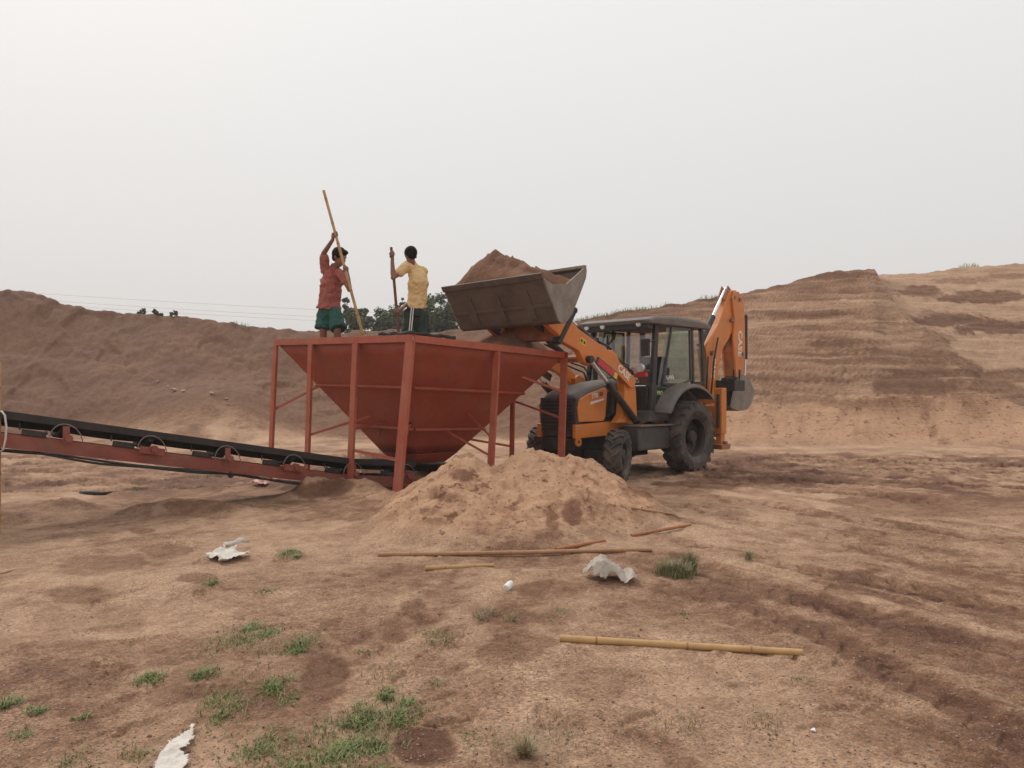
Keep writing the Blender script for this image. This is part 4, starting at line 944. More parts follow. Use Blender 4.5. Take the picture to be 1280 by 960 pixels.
# loader towers and arms
for s_ in (1, -1):
    y0, y1 = .47*s_, .62*s_
    P_([(-.30, .96), (-.46, 1.10), (-.52, 1.5), (-.50, 1.74), (-.62, 1.80), (-.80, 1.74), (-.86, 1.5), (-.90, .96)], min(y0, y1), max(y0, y1), 'tower', M['orange'])
    ya, yb_ = (.56, .68) if s_ > 0 else (-.68, -.56)
    arm = P_([(1.62, 2.60), (1.50, 2.645), (1.18, 2.66), (.98, 2.60), (.80, 2.50), (.02, 2.19), (-.10, 2.20), (-.22, 2.12), (-.30, 2.00), (-.70, 1.77), (-.78, 1.68), (-.73, 1.57), (-.62, 1.56), (-.20, 1.82), (.28, 1.97), (.52, 1.92), (.66, 1.96), (.80, 2.15), (1.18, 2.27), (1.30, 2.38), (1.52, 2.50)], ya, yb_, 'loader_arm', M['orange'], bevel=.012)
    if s_ > 0:
        text('CASE', .165, (-.42, .6815, 1.82), (-1, 0, -.60), (0, 1, 0), M['white'], arm, bold=.004)
        MB().box((.70, .682, 2.30), (.15, .003, .10), Matrix.Rotation(R(-22), 3, 'Y')).build('label_plate', M['yellow'], arm)
        for dx in (-.035, .035): MB().box((.70+dx, .6845, 2.30+dx*.4), (.045, .003, .05), Matrix.Rotation(R(-22), 3, 'Y')).build('label_mark', M['black'], arm)
    # lift ram
    a, b = Vector((.58, (.72)*s_, 2.02)), Vector((-.72, .70*s_, 1.0)); d = (b-a)
    ram = MB().tube([a+d*.36, b], .062, 14).build('lift_ram', M['black'], bh)
    MB().tube([a, a+d*.40], .032, 12).build('rod', M['chrome'], ram)
    m_ = MB(); m_.tube([a+Vector((0, -.05, 0)), a+Vector((0, .05, 0))], .06, 12); m_.build('pin', M['black'], ram)
    # red and yellow guard strip along the ram
    q0, q1 = Vector((.42, .74*s_, 2.01)), Vector((-.14, .74*s_, 1.74)); dd = (q1-q0)
    gd = MB().beam(q0, q1, .02, .13).build('ram_guard', M['grey'], ram)
    if s_ > 0:
        MB().beam(q0+dd*.06+Vector((0, .012, 0)), q0+dd*.80+Vector((0, .012, 0)), .003, .10).build('reflector', M['red'], gd)
        MB().beam(q0+dd*.82+Vector((0, .012, 0)), q0+dd*.97+Vector((0, .012, 0)), .003, .10).build('reflector', M['yellow'], gd)
    # tilt ram above the arm and the dark bell crank link
    a, b = Vector((.88, .45*s_, 2.74)), Vector((-.22, .45*s_, 2.13)); d = b-a
    ram = MB().tube([a+d*.28, b], .055, 14).build('tilt_ram', M['black'], bh)
    MB().tube([a, a+d*.32], .028, 12).build('rod', M['chrome'], ram)
    lk = MB(); lk.beam((.90, .62*s_, 2.80), (1.30, .62*s_, 2.25), .16, .085); lk.tube([(.90, .40*s_, 2.79), (.90, .70*s_, 2.79)], .05, 12); lk.build('bell_crank', M['black'], bh, bevel=.01)
    lk = MB(); lk.beam((.93, .5*s_, 2.80), (1.42, .5*s_, 2.82), .05, .09); lk.build('tilt_link', M['black'], bh, bevel=.01)
    m_ = MB(); m_.tube([(.2, .60*s_, 2.34), (-.1, .60*s_, 2.25), (-.45, .60*s_, 1.97), (-.70, .58*s_, 1.90), (-.86, .55*s_, 1.85), (-.9, .5*s_, 1.65)], .016, 8); m_.tube([(.2, .57*s_, 2.33), (-.1, .56*s_, 2.28), (-.5, .55*s_, 2.02), (-.80, .50*s_, 1.95), (-.95, .45*s_, 1.75)], .014, 8); m_.build('hydraulic_hose', M['rubber'], bh, smooth=True)
m_ = MB(); m_.prism([(1.16, 2.30), (1.14, 2.60), (1.22, 2.62), (1.26, 2.32)], -.56, .56); m_.tube([(.50, -.6, 2.04), (.50, .6, 2.04)], .06, 12); m_.build('arm_crossbar', M['orange_worn'], bh, bevel=.01)
# front bucket
bk = bpy.data.objects.new('loader_bucket', None); col.objects.link(bk); bk.parent = bh; bk.location = (1.6, 0, 2.6); bk.empty_display_size = .2
BO = Vector((1.6, 0, 2.6))
def bb(m_, name, mt, parent=None, **k):
    m_.v = [(v[0]-BO.x, v[1]-BO.y, v[2]-BO.z) for v in m_.v]; return m_.build(name, mt, parent or bk, **k)
BP = [(2.13, 3.15), (1.96, 2.86), (1.77, 2.54), (1.70, 2.505), (1.60, 2.52), (1.46, 2.66), (1.28, 2.97), (1.13, 3.24), (1.11, 3.37), (1.15, 3.41)]
W = 1.06; th = .03
m_ = MB(); n = len(BP); vs = []
cen = Vector((1.62, 3.05))
for yy in (-W, W):
    for k_ in (1.0, .955):
        vs += [(cen.x+(x-cen.x)*k_, yy, cen.y+(z-cen.y)*k_) for x, z in BP]
fs = []
for i in range(n-1):
    fs += [(i, i+1, 2*n+i+1, 2*n+i), (n+i, 3*n+i, 3*n+i+1, n+i+1)]
fs += [(0, 2*n, 3*n, n), (n-1, 2*n-1, 4*n-1, 3*n-1)]
for b0 in (0, 2*n): fs += [(b0+i, b0+n+i, b0+n+i+1, b0+i+1) for i in range(n-1)]
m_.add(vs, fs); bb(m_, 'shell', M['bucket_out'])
for s_ in (1, -1):
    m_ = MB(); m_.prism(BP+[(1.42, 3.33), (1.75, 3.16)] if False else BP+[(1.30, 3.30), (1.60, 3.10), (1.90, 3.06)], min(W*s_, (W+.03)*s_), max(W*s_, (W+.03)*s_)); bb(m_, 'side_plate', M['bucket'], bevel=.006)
m_ = MB(); m_.beam((2.145, -W-.03, 3.165), (2.145, W+.03, 3.165), .03, .09, up=(.5, 0, .86)); bb(m_, 'cutting_edge', M['bucket_out'])
m_ = MB(); m_.beam((1.15, -W-.03, 3.41), (1.15, W+.03, 3.41), .06, .05); bb(m_, 'top_rail', M['bucket'], bevel=.008)
fd_ = Vector((2.13-1.77, 0, 3.15-2.54)).normalized(); fn = Vector((fd_.z, 0, -fd_.x))
for yy in (-.62, .0, .62):
    m_ = MB(); a = Vector((1.80, yy, 2.59))+fn*.012; b = Vector((2.04, yy, 2.998))+fn*.012; m_.beam(a, b, .16, .02, up=fn); bb(m_, 'wear_strip', M['bucket_out'], bevel=.004)
m_ = MB(); a = Vector((1.91, -W, 2.775))+fn*.012; m_.beam(a, (a.x, W, a.z), .05, .018, up=fn); bb(m_, 'wear_bar', M['bucket_out'])
for s_ in (1, -1):
    m_ = MB(); m_.prism([(1.66, 2.52), (1.44, 2.42), (1.40, 2.62), (1.22, 2.90), (1.34, 3.0), (1.5, 2.7)], .48*s_-.02, .48*s_+.02); bb(m_, 'hinge_bracket', M['black'])
# rear frame, slew, boom, dipper, bucket
m_ = MB(); m_.box((-3.22, 0, .92), (.14, 1.95, .62)); m_.box((-3.24, 0, 1.32), (.10, 1.9, .10)); m_.build('slide_frame', M['orange'], bh, bevel=.015)
yb = .42
m_ = MB(); m_.box((-3.42, yb, 1.0), (.28, .34, .58)); m_.tube([(-3.6, yb, .66), (-3.6, yb, 1.36)], .10, 16); m_.build('king_post', M['orange_worn'], bh, bevel=.02)
boom = P_([(-3.58, 1.02), (-3.52, 1.82), (-3.42, 2.37), (-3.60, 2.55), (-3.94, 2.90), (-4.17, 3.25), (-4.30, 3.51), (-4.42, 3.63), (-4.68, 3.65), (-4.84, 3.42), (-4.74, 3.04), (-4.36, 2.60), (-4.12, 2.40), (-3.99, 2.16), (-3.90, 1.83), (-3.80, 1.25), (-3.76, 1.02)], yb-.10, yb+.10, 'boom', M['orange'], bevel=.012)
text('CASE', .18, (-3.72, yb+.1015, 1.98), (.16, 0, -1), (0, 1, 0), M['white'], boom, bold=.004)
text('CASE', .18, (-3.72, yb-.1015, 1.98), (.16, 0, -1), (0, -1, 0), M['white'], boom, bold=.004)
for x, z in ((-3.62, 2.28), (-4.42, 3.0), (-4.52, 3.48)): MB().tube([(x, yb-.16, z), (x, yb+.16, z)], .045, 14).build('pin', M['steel'], boom)
dp = P_([(-4.42, 3.46), (-4.52, 3.60), (-4.70, 3.62), (-4.92, 3.42), (-4.97, 2.95), (-4.98, 2.28), (-4.88, 1.80), (-4.70, 1.74), (-4.58, 1.82), (-4.50, 2.34), (-4.46, 2.60), (-4.52, 3.0)], yb+.104, yb+.15, 'dipper', M['orange'], bevel=.012)
dp2 = text('CASE', .24, (-4.74, yb+.1515, 2.52), (0.04, 0, -1), (0, 1, 0), M['white'], dp, bold=.006, squeeze=1.0)
P_([(-4.42, 3.46), (-4.52, 3.60), (-4.70, 3.62), (-4.92, 3.42), (-4.97, 2.95), (-4.98, 2.28), (-4.88, 1.80), (-4.70, 1.74), (-4.58, 1.82), (-4.50, 2.34), (-4.46, 2.60), (-4.52, 3.0)], yb-.15, yb-.104, 'dipper_plate', M['orange'], parent=dp, bevel=.012)
P_([(-4.965, 2.85), (-4.97, 2.28), (-4.87, 1.81), (-4.70, 1.75), (-4.59, 1.83), (-4.51, 2.34), (-4.60, 2.72)], yb-.103, yb+.103, 'dipper_web', M['orange_worn'], parent=dp)
for x, z in ((-4.72, 3.45), (-4.74, 1.92), (-4.85, 2.3)): MB().tube([(x, yb-.18, z), (x, yb+.18, z)], .045, 14).build('pin', M['steel'], dp)
a, b = Vector((-4.40, yb, 3.66)), Vector((-3.34, yb, 2.42)); d = b-a
ram = MB().tube([a+d*.50, b], .062, 14).build('boom_ram', M['black'], bh); MB().tube([a, a+d*.55], .035, 12).build('rod', M['chrome'], ram)
for s_ in (1, -1): MB().beam(a+d*-.02+Vector((0, .07*s_, 0)), a+d*.14+Vector((0, .07*s_, -.1)), .02, .14).build('ram_lug', M['orange_worn'], ram)
a, b = Vector((-5.06, yb+.1, 3.15)), Vector((-5.06, yb+.1, 2.2)); ram = MB().tube([a, b], .055, 14).build('bucket_ram', M['black'], bh); MB().tube([b, b+Vector((.02, 0, -.35))], .03, 10).build('rod', M['chrome'], ram)
m_ = MB(); m_.tube([(-3.5, yb+.15, 1.3), (-3.55, yb+.17, 1.7), (-3.62, yb+.16, 2.1), (-3.8, yb+.16, 2.6)], .018, 8); m_.tube([(-3.42, yb+.1, 1.2), (-3.36, yb+.15, 1.6), (-3.40, yb+.16, 2.2)], .018, 8); m_.build('hydraulic_hose', M['rubber'], bh, smooth=True)
hbp = [(-4.05, 1.80), (-3.96, 1.42), (-4.02, 1.30), (-4.32, 1.14), (-4.62, 1.09), (-5.0, 1.12), (-5.18, 1.22), (-5.36, 1.50), (-5.12, 1.74), (-4.86, 1.86), (-4.68, 1.78), (-4.6, 1.6), (-4.3, 1.5)]
hk = bpy.data.objects.new('hoe_bucket', None); col.objects.link(hk); hk.parent = bh; hk.location = (-4.62, yb, 1.5); hk.empty_display_size = .1
def hbk(m_, name, mt, **k):
    m_.v = [(v[0]+4.7, v[1]-yb, v[2]-1.5) for v in m_.v]; return m_.build(name, mt, hk, **k)
outer = [(-4.30, 1.16), (-4.62, 1.09), (-5.0, 1.12), (-5.18, 1.22), (-5.36, 1.50), (-5.12, 1.74), (-4.86, 1.86), (-4.66, 1.80)]
m_ = MB(); n = len(outer); vs = []
for yy in (yb-.22, yb+.22):
    for k_ in (1, .93): vs += [(-4.8+(x+4.8)*k_, yy, 1.5+(z-1.5)*k_) for x, z in outer]
fs = []
for i in range(n-1): fs += [(i, i+1, 2*n+i+1, 2*n+i), (n+i, 3*n+i, 3*n+i+1, n+i+1)]
fs += [(0, 2*n, 3*n, n), (n-1, 2*n-1, 4*n-1, 3*n-1)]
m_.add(vs, fs); hbk(m_, 'shell', M['bucket'])
for s_ in (1, -1): hbk(MB().prism(outer+[(-4.45, 1.55)], yb+.205*s_-.015, yb+.205*s_+.02), 'side_plate', M['bucket'], bevel=.006)
for i in range(5): hbk(MB().prism([(-4.38, 1.10), (-4.12, 1.22), (-4.32, 1.20)], yb-.21+i*.09, yb-.16+i*.09), 'tooth', M['black'])
# transport rack with upright pins behind the cab, as dark bar between boom and bucket
m_ = MB(); m_.box((-4.02, yb+.25, 1.62), (.42, .55, .22)); m_.tube([(-3.96, yb+.42, 1.7), (-3.96, yb+.42, 1.95)], .02, 8); m_.tube([(-4.20, yb+.42, 1.7), (-4.20, yb+.42, 1.95)], .02, 8); m_.build('boom_lock_bracket', M['black'], bh, bevel=.012)
for s_ in (1, -1):
    y0 = .95*s_; st = bpy.data.objects.new('stabiliser', None); col.objects.link(st); st.parent = bh; st.location = (-3.22, y0, 1.0); st.empty_display_size = .1
    MB().box((0, 0, .12), (.19, .17, .90)).build('outer_tube', M['orange'], st, bevel=.012)
    MB().box((0, 0, -.38), (.14, .12, .34)).build('inner_leg', M['orange'], st, bevel=.01)
    MB().prism([(-.19, -.52), (-.15, -.62), (.15, -.62), (.19, -.52)], -.13, .13).build('foot', M['orange_worn'], st, bevel=.01)
    MB().tube([(0, -.14, -.5), (0, .14, -.5)], .04, 12).build('pin', M['steel'], st)
    MB().tube([(.13, .02, -.2), (.13, .02, .45)], .03, 10).build('hose', M['rubber'], st)
# sand in the raised bucket
m_ = MB(); n = 46; vs = []; fs = []
for i in range(n+1):
    for j in range(n//2+1):
        s_ = -1+2*i/n; t_ = j/(n//2)                 # s across the bucket, t from lip to back
        x = 2.13-t_*.90; y = s_*1.03
        base = 3.13+.10*t_-.16*math.sin(math.pi*t_) if t_ < 1 else 3.2
        prof = math.sin(math.pi*t_)**.62*max(0, 1-abs(s_)**20)
        hh = float(np.interp(s_, [-1, -.72, -.5, -.36, -.1, .2, .5, .75, .9, 1], [.16, .46, .68, .69, .57, .49, .36, .20, .05, 0]))
        nzv = float(fbm(np.array([x*4+3]), np.array([y*4]), 4, 21)[0]); n5 = float(fbm(np.array([x*11+3]), np.array([y*11]), 3, 22)[0])
        z = base+hh*prof*(1+.16*nzv)*1.0+.085*n5*prof+(.05*abs(nzv) if t_ > .3 else 0)
        if s_ > .62: z -= (s_-.62)*.75*math.sin(math.pi*t_)**1.6
        vs.append((x, y, z))
k_ = n//2+1
fs = [(i*k_+j, i*k_+j+1, (i+1)*k_+j+1, (i+1)*k_+j) for i in range(n) for j in range(n//2)]
m_.add(vs, fs)
o = m_.build('sand_load', mat('dark_damp_sand', (.23, .118, .073), (.135, .066, .043), .95, scale=3, bump=1.0, bscale=14, spec=.2, low=.3, high=.65), smooth=True); o.matrix_world = Matrix.Translation((bo.x, bo.y, bz)) @ Matrix.Rotation(math.atan2(-math.cos(HA), -math.sin(HA)), 4, 'Z')
tag(o, 'brown sand heaped in the raised front bucket of the backhoe loader', 'sand')
# ---------------------------------------------------------------- people
def remeshed(mb, name, mt, parent, origin, voxel, smooth_it=4, wrinkle=0.0, wsize=.12):
    o_ = Vector(origin); mb.v = [tuple(Vector(v)-o_) for v in mb.v]
    o = mb.build(name, mt, parent)
    r = o.modifiers.new('remesh', 'REMESH'); r.mode = 'VOXEL'; r.voxel_size = voxel; r.use_smooth_shade = True
    s_ = o.modifiers.new('smooth', 'SMOOTH'); s_.factor = .5; s_.iterations = smooth_it
    if wrinkle:
        tx = bpy.data.textures.new(name+'_folds', 'CLOUDS'); tx.noise_scale = wsize; tx.noise_depth = 2
        d = o.modifiers.new('folds', 'DISPLACE'); d.texture = tx; d.strength = wrinkle; d.mid_level = .5; d.texture_coords = 'GLOBAL'
    return o
def limb(mb, pts, rad, n=14, flat=None, side=None):
    """tapered limb with rounded ends"""
    P = [Vector(p) for p in pts]; pp = []; rr = []
    for i in range(len(P)-1):
        for t_ in np.linspace(0, 1, 6)[:-1]:
            pp.append(P[i].lerp(P[i+1], t_)); rr.append(rad[i]+(rad[i+1]-rad[i])*t_)
    pp.append(P[-1]); rr.append(rad[-1])
    mb.tube(pp, rr, n, flat=flat, side=side)
    for p_, r_ in ((P[i], rad[i]) for i in range(len(P))):
        if flat is None: mb.ball(p_, r_*.99, 12, 8)
def grip(mb, wrist, g, axis, r):
    """a closed hand round a stick at g: palm, four bent fingers of unequal length, thumb from the side of the palm"""
    axis = Vector(axis).normalized(); wrist, g = Vector(wrist), Vector(g)
    out = wrist-g; out = (out-axis*out.dot(axis))
    out = out.normalized() if out.length > .01 else axis.orthogonal().normalized()
    side = axis.cross(out)
    pc = g+out*(r+.018)
    mb.ball(pc, 1, 12, 8, sc=(.018, .045, .046), rot=Matrix((out, side, axis)).transposed())
    limb(mb, [wrist, pc+out*.012], [.027, .024], 10)
    for k, (span, rad) in enumerate(((3.6, .0095), (3.9, .010), (3.7, .0095), (3.2, .0085))):
        off = (k-1.5)*.0205; pts = [g+axis*off+(out*math.cos(a)+side*math.sin(a))*(r+.011) for a in np.linspace(.45, span, 9)]
        mb.tube(pts, [rad*(1-.25*i/8) for i in range(9)], 8); mb.ball(pts[-1], rad*.75, 8, 6)
    tp = [pc+axis*.030-side*.012, g+axis*.048+(out*.55-side*.83)*(r+.016), g+axis*.040+(-out*.25-side*.97)*(r+.012), g+axis*.028+(-out*.85-side*.5)*(r+.011)]
    mb.tube(tp, [.012, .0115, .0105, .009], 8); mb.ball(tp[-1], .009, 8, 6)
def head(mb, c, face, up=(0, 0, 1), s_=1.0):
    f_ = Vector(face).normalized(); u_ = Vector(up); r_ = f_.cross(u_).normalized(); u_ = r_.cross(f_)
    Mx = Matrix((r_, f_, u_)).transposed(); c = Vector(c)
    mb.ball(c+u_*.020*s_-f_*.012*s_, 1, 18, 12, sc=(.078*s_, .097*s_, .100*s_), rot=Mx)      # skull
    mb.ball(c-u_*.050*s_+f_*.030*s_, 1, 14, 10, sc=(.058*s_, .062*s_, .066*s_), rot=Mx)      # jaw
    mb.ball(c-u_*.098*s_+f_*.058*s_, .024*s_, 10, 8)                                          # chin
    mb.tube([c+f_*.085*s_+u_*.018*s_, c+f_*.108*s_-u_*.022*s_], [.011*s_, .017*s_], 8); mb.ball(c+f_*.106*s_-u_*.024*s_, .016*s_, 8, 6)
    mb.ball(c+f_*.078*s_+u_*.030*s_, 1, 10, 6, sc=(.060*s_, .018*s_, .012*s_), rot=Mx)        # brow
    mb.ball(c+f_*.084*s_-u_*.056*s_, 1, 10, 6, sc=(.027*s_, .012*s_, .012*s_), rot=Mx)        # lips
    for q in (1, -1): mb.ball(c+r_*q*.080*s_-u_*.008*s_-f_*.008*s_, 1, 8, 8, sc=(.010*s_, .020*s_, .032*s_), rot=Mx)
    return Mx, c, f_, u_, r_
def hair_cap(c, Mx, f_, u_, s_=1.0, back=.0):
    mb = MB(); mb.ball(c+u_*.038*s_-f_*.026*s_, 1, 20, 14, sc=(.093*s_, .106*s_, .098*s_), rot=Mx)
    mb.ball(c+u_*.092*s_+f_*.045*s_, 1, 14, 8, sc=(.066*s_, .055*s_, .034*s_), rot=Mx)
    mb.ball(c-u_*.030*s_-f_*.055*s_, 1, 14, 8, sc=(.070*s_, .045*s_, .055*s_), rot=Mx)
    return mb
def shoe_foot(mb, ankle, toe_dir, length=.22):
    a = Vector(ankle); d = Vector((toe_dir[0], toe_dir[1], 0)).normalized()
    limb(mb, [a-d*.05-Vector((0, 0, .035)), a+d*.08-Vector((0, 0, .045)), a+d*(length-.05)-Vector((0, 0, .055))], [.036, .036, .024], 10)

def stick(name, a, b, r, mt, label, nodes):
    return bamboo(name, a, b, r, mt, label, 'pole', nodes=nodes, taper=1.1)
# --- man in the red shirt pushing a long bamboo pole down with both hands
y0 = 12.2
s1a, s1b = at(404.5, 238, 11.86), at(458, 434, 11.78); sax = (s1b-s1a).normalized(); sr = .021
g1 = s1a+(s1b-s1a)*((293-238)/196); g2 = s1a+(s1b-s1a)*((336-238)/196)
stick('bamboo_pole', s1a, s1b, sr, M['bamboo'], 'long pale bamboo pole held overhead by the man in the red shirt', 7)
fx, fy = at(404, 415, 12.2).xy; f0 = Vector((fx, fy, sand_top(fx, fy)+.005)); fx, fy = at(422, 415, 12.1).xy; f1 = Vector((fx, fy, sand_top(fx, fy)+.005))
org = (f0+f1)/2
mb = MB()
pel = at(411, 388, 12.22); chest = at(414.5, 352, 12.16); neck = at(418.5, 334, 12.12); hc = at(424.5, 321.5, 12.05)
tside = Vector((.75, .6, 0)).normalized()
limb(mb, [pel, at(412, 372, 12.2), chest, at(416.5, 339, 12.13)], [.135, .125, .15, .10], 18, flat=[.72]*16, side=tside)
limb(mb, [at(417, 338, 12.13), hc-Vector((0, 0, .06))], [.062, .052], 12)
HM = head(mb, hc, (.80, -.42, -.42), s_=1.12)
shA, elA = at(406, 337, 12.08), at(404.5, 317, 11.97); shB, elB = at(428, 343, 12.07), at(437, 362, 11.93)
wA = g1+Vector((-.045, .02, -.075)); wB = g2+Vector((.035, .03, -.085))
limb(mb, [shA, elA, wA], [.055, .042, .028]); limb(mb, [shB, elB, wB], [.053, .042, .028])
grip(mb, wA, g1, sax, sr); grip(mb, wB, g2, sax, sr)
for hp, kn, ft in ((at(406.5, 390, 12.22), at(404, 413, 12.18), f0), (at(418, 390, 12.2), at(421.5, 413, 12.06), f1)):
    an = ft+Vector((0, 0, .075)); limb(mb, [hp, kn, kn.lerp(an, .35)+Vector((0, .02, 0)), an], [.085, .058, .056, .036]); shoe_foot(mb, an, (.8, -.3))
man = remeshed(mb, 'person', M['skin'], None, org, .0085); man.location = org
tag(man, 'person in red shirt and green shorts on the hopper ramming a long pole', 'person')
Mx, c_, f_, u_, r_ = HM
remeshed(hair_cap(c_, Mx, f_, u_, 1.14), 'hair', M['hair'], man, org, .009, 3, .012, .02)
for q in (1, -1):
    e_ = MB(); e_.ball(c_+f_*.088+r_*q*.034+u_*.008-org, .0115, 10, 8); e_.build('eye', M['eye'], man, smooth=True)
mb = MB()
limb(mb, [at(411.5, 386, 12.22), at(412, 376, 12.2), chest, at(416, 341, 12.13)], [.205, .172, .178, .122], 20, flat=[.70]*16, side=tside)
limb(mb, [at(410.5, 340, 12.10), shA, shA.lerp(elA, .80)], [.085, .077, .066]); limb(mb, [at(423, 342, 12.10), shB, shB.lerp(elB, .50)], [.085, .073, .068])
limb(mb, [at(417, 338, 12.13), at(418.5, 334.5, 12.12)], [.085, .072], 12)
remeshed(mb, 'shirt', M['shirt_red'], man, org, .011, 2, .055, .075)
mb = MB(); pz = at(411.5, 388, 12.22)
mb.tube([pz+Vector((0, 0, .05)), pz, pz-Vector((0, 0, .10))], [.155, .165, .16], 20, flat=.72, side=tside)
for hp, kn in ((at(405.8, 390, 12.22), at(403.2, 411.5, 12.18)), (at(418.2, 390, 12.2), at(422.8, 411.5, 12.05))): mb.tube([hp+Vector((0, 0, .02)), hp.lerp(kn, .5), kn], [.105, .118, .126], 16)
remeshed(mb, 'shorts', M['shorts_green'], man, org, .013, 2, .04, .09)

# --- man in the yellow shirt, back to the viewer, bent over a shorter stick
s2a, s2b = at(489, 309, 11.22), at(499.5, 432, 11.30); sax = (s2b-s2a).normalized(); sr = .020
g1 = s2a+(s2b-s2a)*((317-309)/123); g2 = s2a+(s2b-s2a)*((388-309)/123)
stick('wooden_stick', s2a, s2b, sr, M['wood'], 'short dark wooden stick leaned on by the man in the yellow shirt', 4)
fx, fy = at(511, 417, 11.5).xy; f0 = Vector((fx, fy, sand_top(fx, fy)+.005)); fx, fy = at(529, 417, 11.55).xy; f1 = Vector((fx, fy, sand_top(fx, fy)+.005)); org = (f0+f1)/2
mb = MB(); pel = at(520, 387, 11.48); chest = at(523, 352, 11.42); neck = at(517, 333, 11.38); hc = at(513.2, 320, 11.34)
tside = Vector((.86, .5, 0)).normalized()
limb(mb, [pel, at(522, 370, 11.46), chest, at(520, 338, 11.4)], [.115, .112, .13, .09], 18, flat=[.78]*16, side=tside)
limb(mb, [at(519, 337, 11.4), hc-Vector((0, 0, .04))], [.058, .05], 12)
HM = head(mb, hc, (-.42, .80, -.42), s_=1.02)
shA, elA = at(508.5, 332.5, 11.34), at(491.5, 347, 11.22); shB, elB = at(529, 339, 11.5), at(519, 372, 11.66)
wA = g1+Vector((.005, .01, -.085)); wB = g2+Vector((.075, .06, .045))
limb(mb, [shA, elA, wA], [.052, .040, .027]); limb(mb, [shB, elB, wB], [.052, .040, .027])
grip(mb, wA+Vector((.0, .035, 0)), g1, sax, sr); grip(mb, wB, g2, sax, sr)
for hp, kn, ft in ((at(513.5, 391, 11.48), at(510.5, 417, 11.45), f0), (at(527, 391, 11.5), at(528.5, 417, 11.5), f1)):
    an = ft+Vector((0, 0, .075)); limb(mb, [hp, kn, kn.lerp(an, .35), an], [.08, .055, .053, .035]); shoe_foot(mb, an, (-.4, .8))
man2 = remeshed(mb, 'person', M['skin'], None, org, .0085); man2.location = org
tag(man2, 'person in yellow shirt and dark shorts on the hopper, back turned, leaning on a stick', 'person')
Mx, c_, f_, u_, r_ = HM
remeshed(hair_cap(c_, Mx, f_, u_, 1.02), 'hair', M['hair'], man2, org, .009, 3, .006, .02)
for q in (1, -1):
    e_ = MB(); e_.ball(c_+f_*.082+r_*q*.031+u_*.008-org, .011, 10, 8); e_.build('eye', M['eye'], man2, smooth=True)
mb = MB()
limb(mb, [at(520.5, 385, 11.48), at(521.5, 370, 11.46), chest, at(519.5, 338, 11.4)], [.150, .142, .158, .115], 20, flat=[.80]*16, side=tside)
limb(mb, [at(513, 335, 11.38), shA, shA.lerp(elA, .55)], [.082, .074, .070]); limb(mb, [at(524, 338, 11.44), shB, shB.lerp(elB, .5)], [.082, .072, .068])
limb(mb, [at(518.5, 336, 11.4), at(517, 332.5, 11.385)], [.075, .064], 12)
remeshed(mb, 'shirt', M['shirt_yellow'], man2, org, .011, 2, .045, .075)
mb = MB(); pz = at(520.5, 386, 11.48)
mb.tube([pz+Vector((0, 0, .05)), pz, pz-Vector((0, 0, .12))], [.138, .145, .145], 20, flat=.78, side=tside)
for hp, kn in ((at(513.5, 391, 11.48), at(510.5, 416, 11.45)), (at(527, 391, 11.5), at(528.5, 416, 11.5))): mb.tube([hp+Vector((0, 0, .03)), hp.lerp(kn, .5), kn], [.10, .103, .108], 16)
sh2 = remeshed(mb, 'shorts', M['shorts_dark'], man2, org, .012, 2, .03, .09)
for du in (0, 2.6):
    m_ = MB(); m_.tube([at(514.2+du, 384, 11.345)-org, at(513.0+du, 398, 11.352)-org, at(511.2+du, 416, 11.335)-org], .0075, 6, flat=.5); m_.build('side_stripe', M['white'], sh2)

# ---------------------------------------------------------------- poles, sacks and scraps on the ground
def lying(name, p0, p1, r, mt, label, nodes=6, sink=.2, bend=.0, cat='bamboo pole', group=None):
    a, b = gp(*p0), gp(*p1); ts = np.linspace(0, 1, 41)
    xs = a.x+(b.x-a.x)*ts; ys = a.y+(b.y-a.y)*ts; g = H(xs, ys)
    best = None
    for i in range(0, 41, 2):                       # rest on two ground contacts
        for j in range(i+6, 41, 2):
            m_ = (g[j]-g[i])/(ts[j]-ts[i]); ln = g[i]+m_*(ts-ts[i]); pen = (g-ln).max(); gap = (ln-g).mean()
            sc = gap+8*max(0, pen-.012)
            if best is None or sc < best[0]: best = (sc, g[i]-m_*ts[i], g[i]+m_*(1-ts[i]))
    return bamboo(name, (a.x, a.y, best[1]+r*(1-sink)), (b.x, b.y, best[2]+r*(1-sink)), r, mt, label, cat, nodes, group, bend=bend)
lying('bamboo_pole', (700, 802), (1003, 818), .0225, M['bamboo'], 'thick yellow bamboo pole lying alone in the right foreground', 3)
lying('bamboo_pole', (473, 695), (815, 691), .0215, M['bamboo_brown'], 'long brown bamboo pole lying along the foot of the sand pile', 5, bend=.015)
lying('bamboo_stub', (531, 713), (617, 709), .019, M['bamboo'], 'short yellow bamboo stub lying just below the long brown pole', 2)
lying('bamboo_stub', (695, 689), (756, 677), .019, M['bamboo_orange'], 'short reddish bamboo piece leaning on the long brown pole', 3)
lying('bamboo_stub', (789, 670), (863, 657), .018, M['bamboo_orange'], 'thin bamboo piece on the right foot of the sand pile', 3)
lying('bamboo_splinter', (790, 639), (842, 643), .012, M['bamboo_brown'], 'thin pale splinter of bamboo lying right of the sand pile peak', 2)
lying('dry_stick', (-6, 720), (23, 711), .010, M['bamboo_brown'], 'thin pale stick on the ground at the left edge', 2, cat='stick')

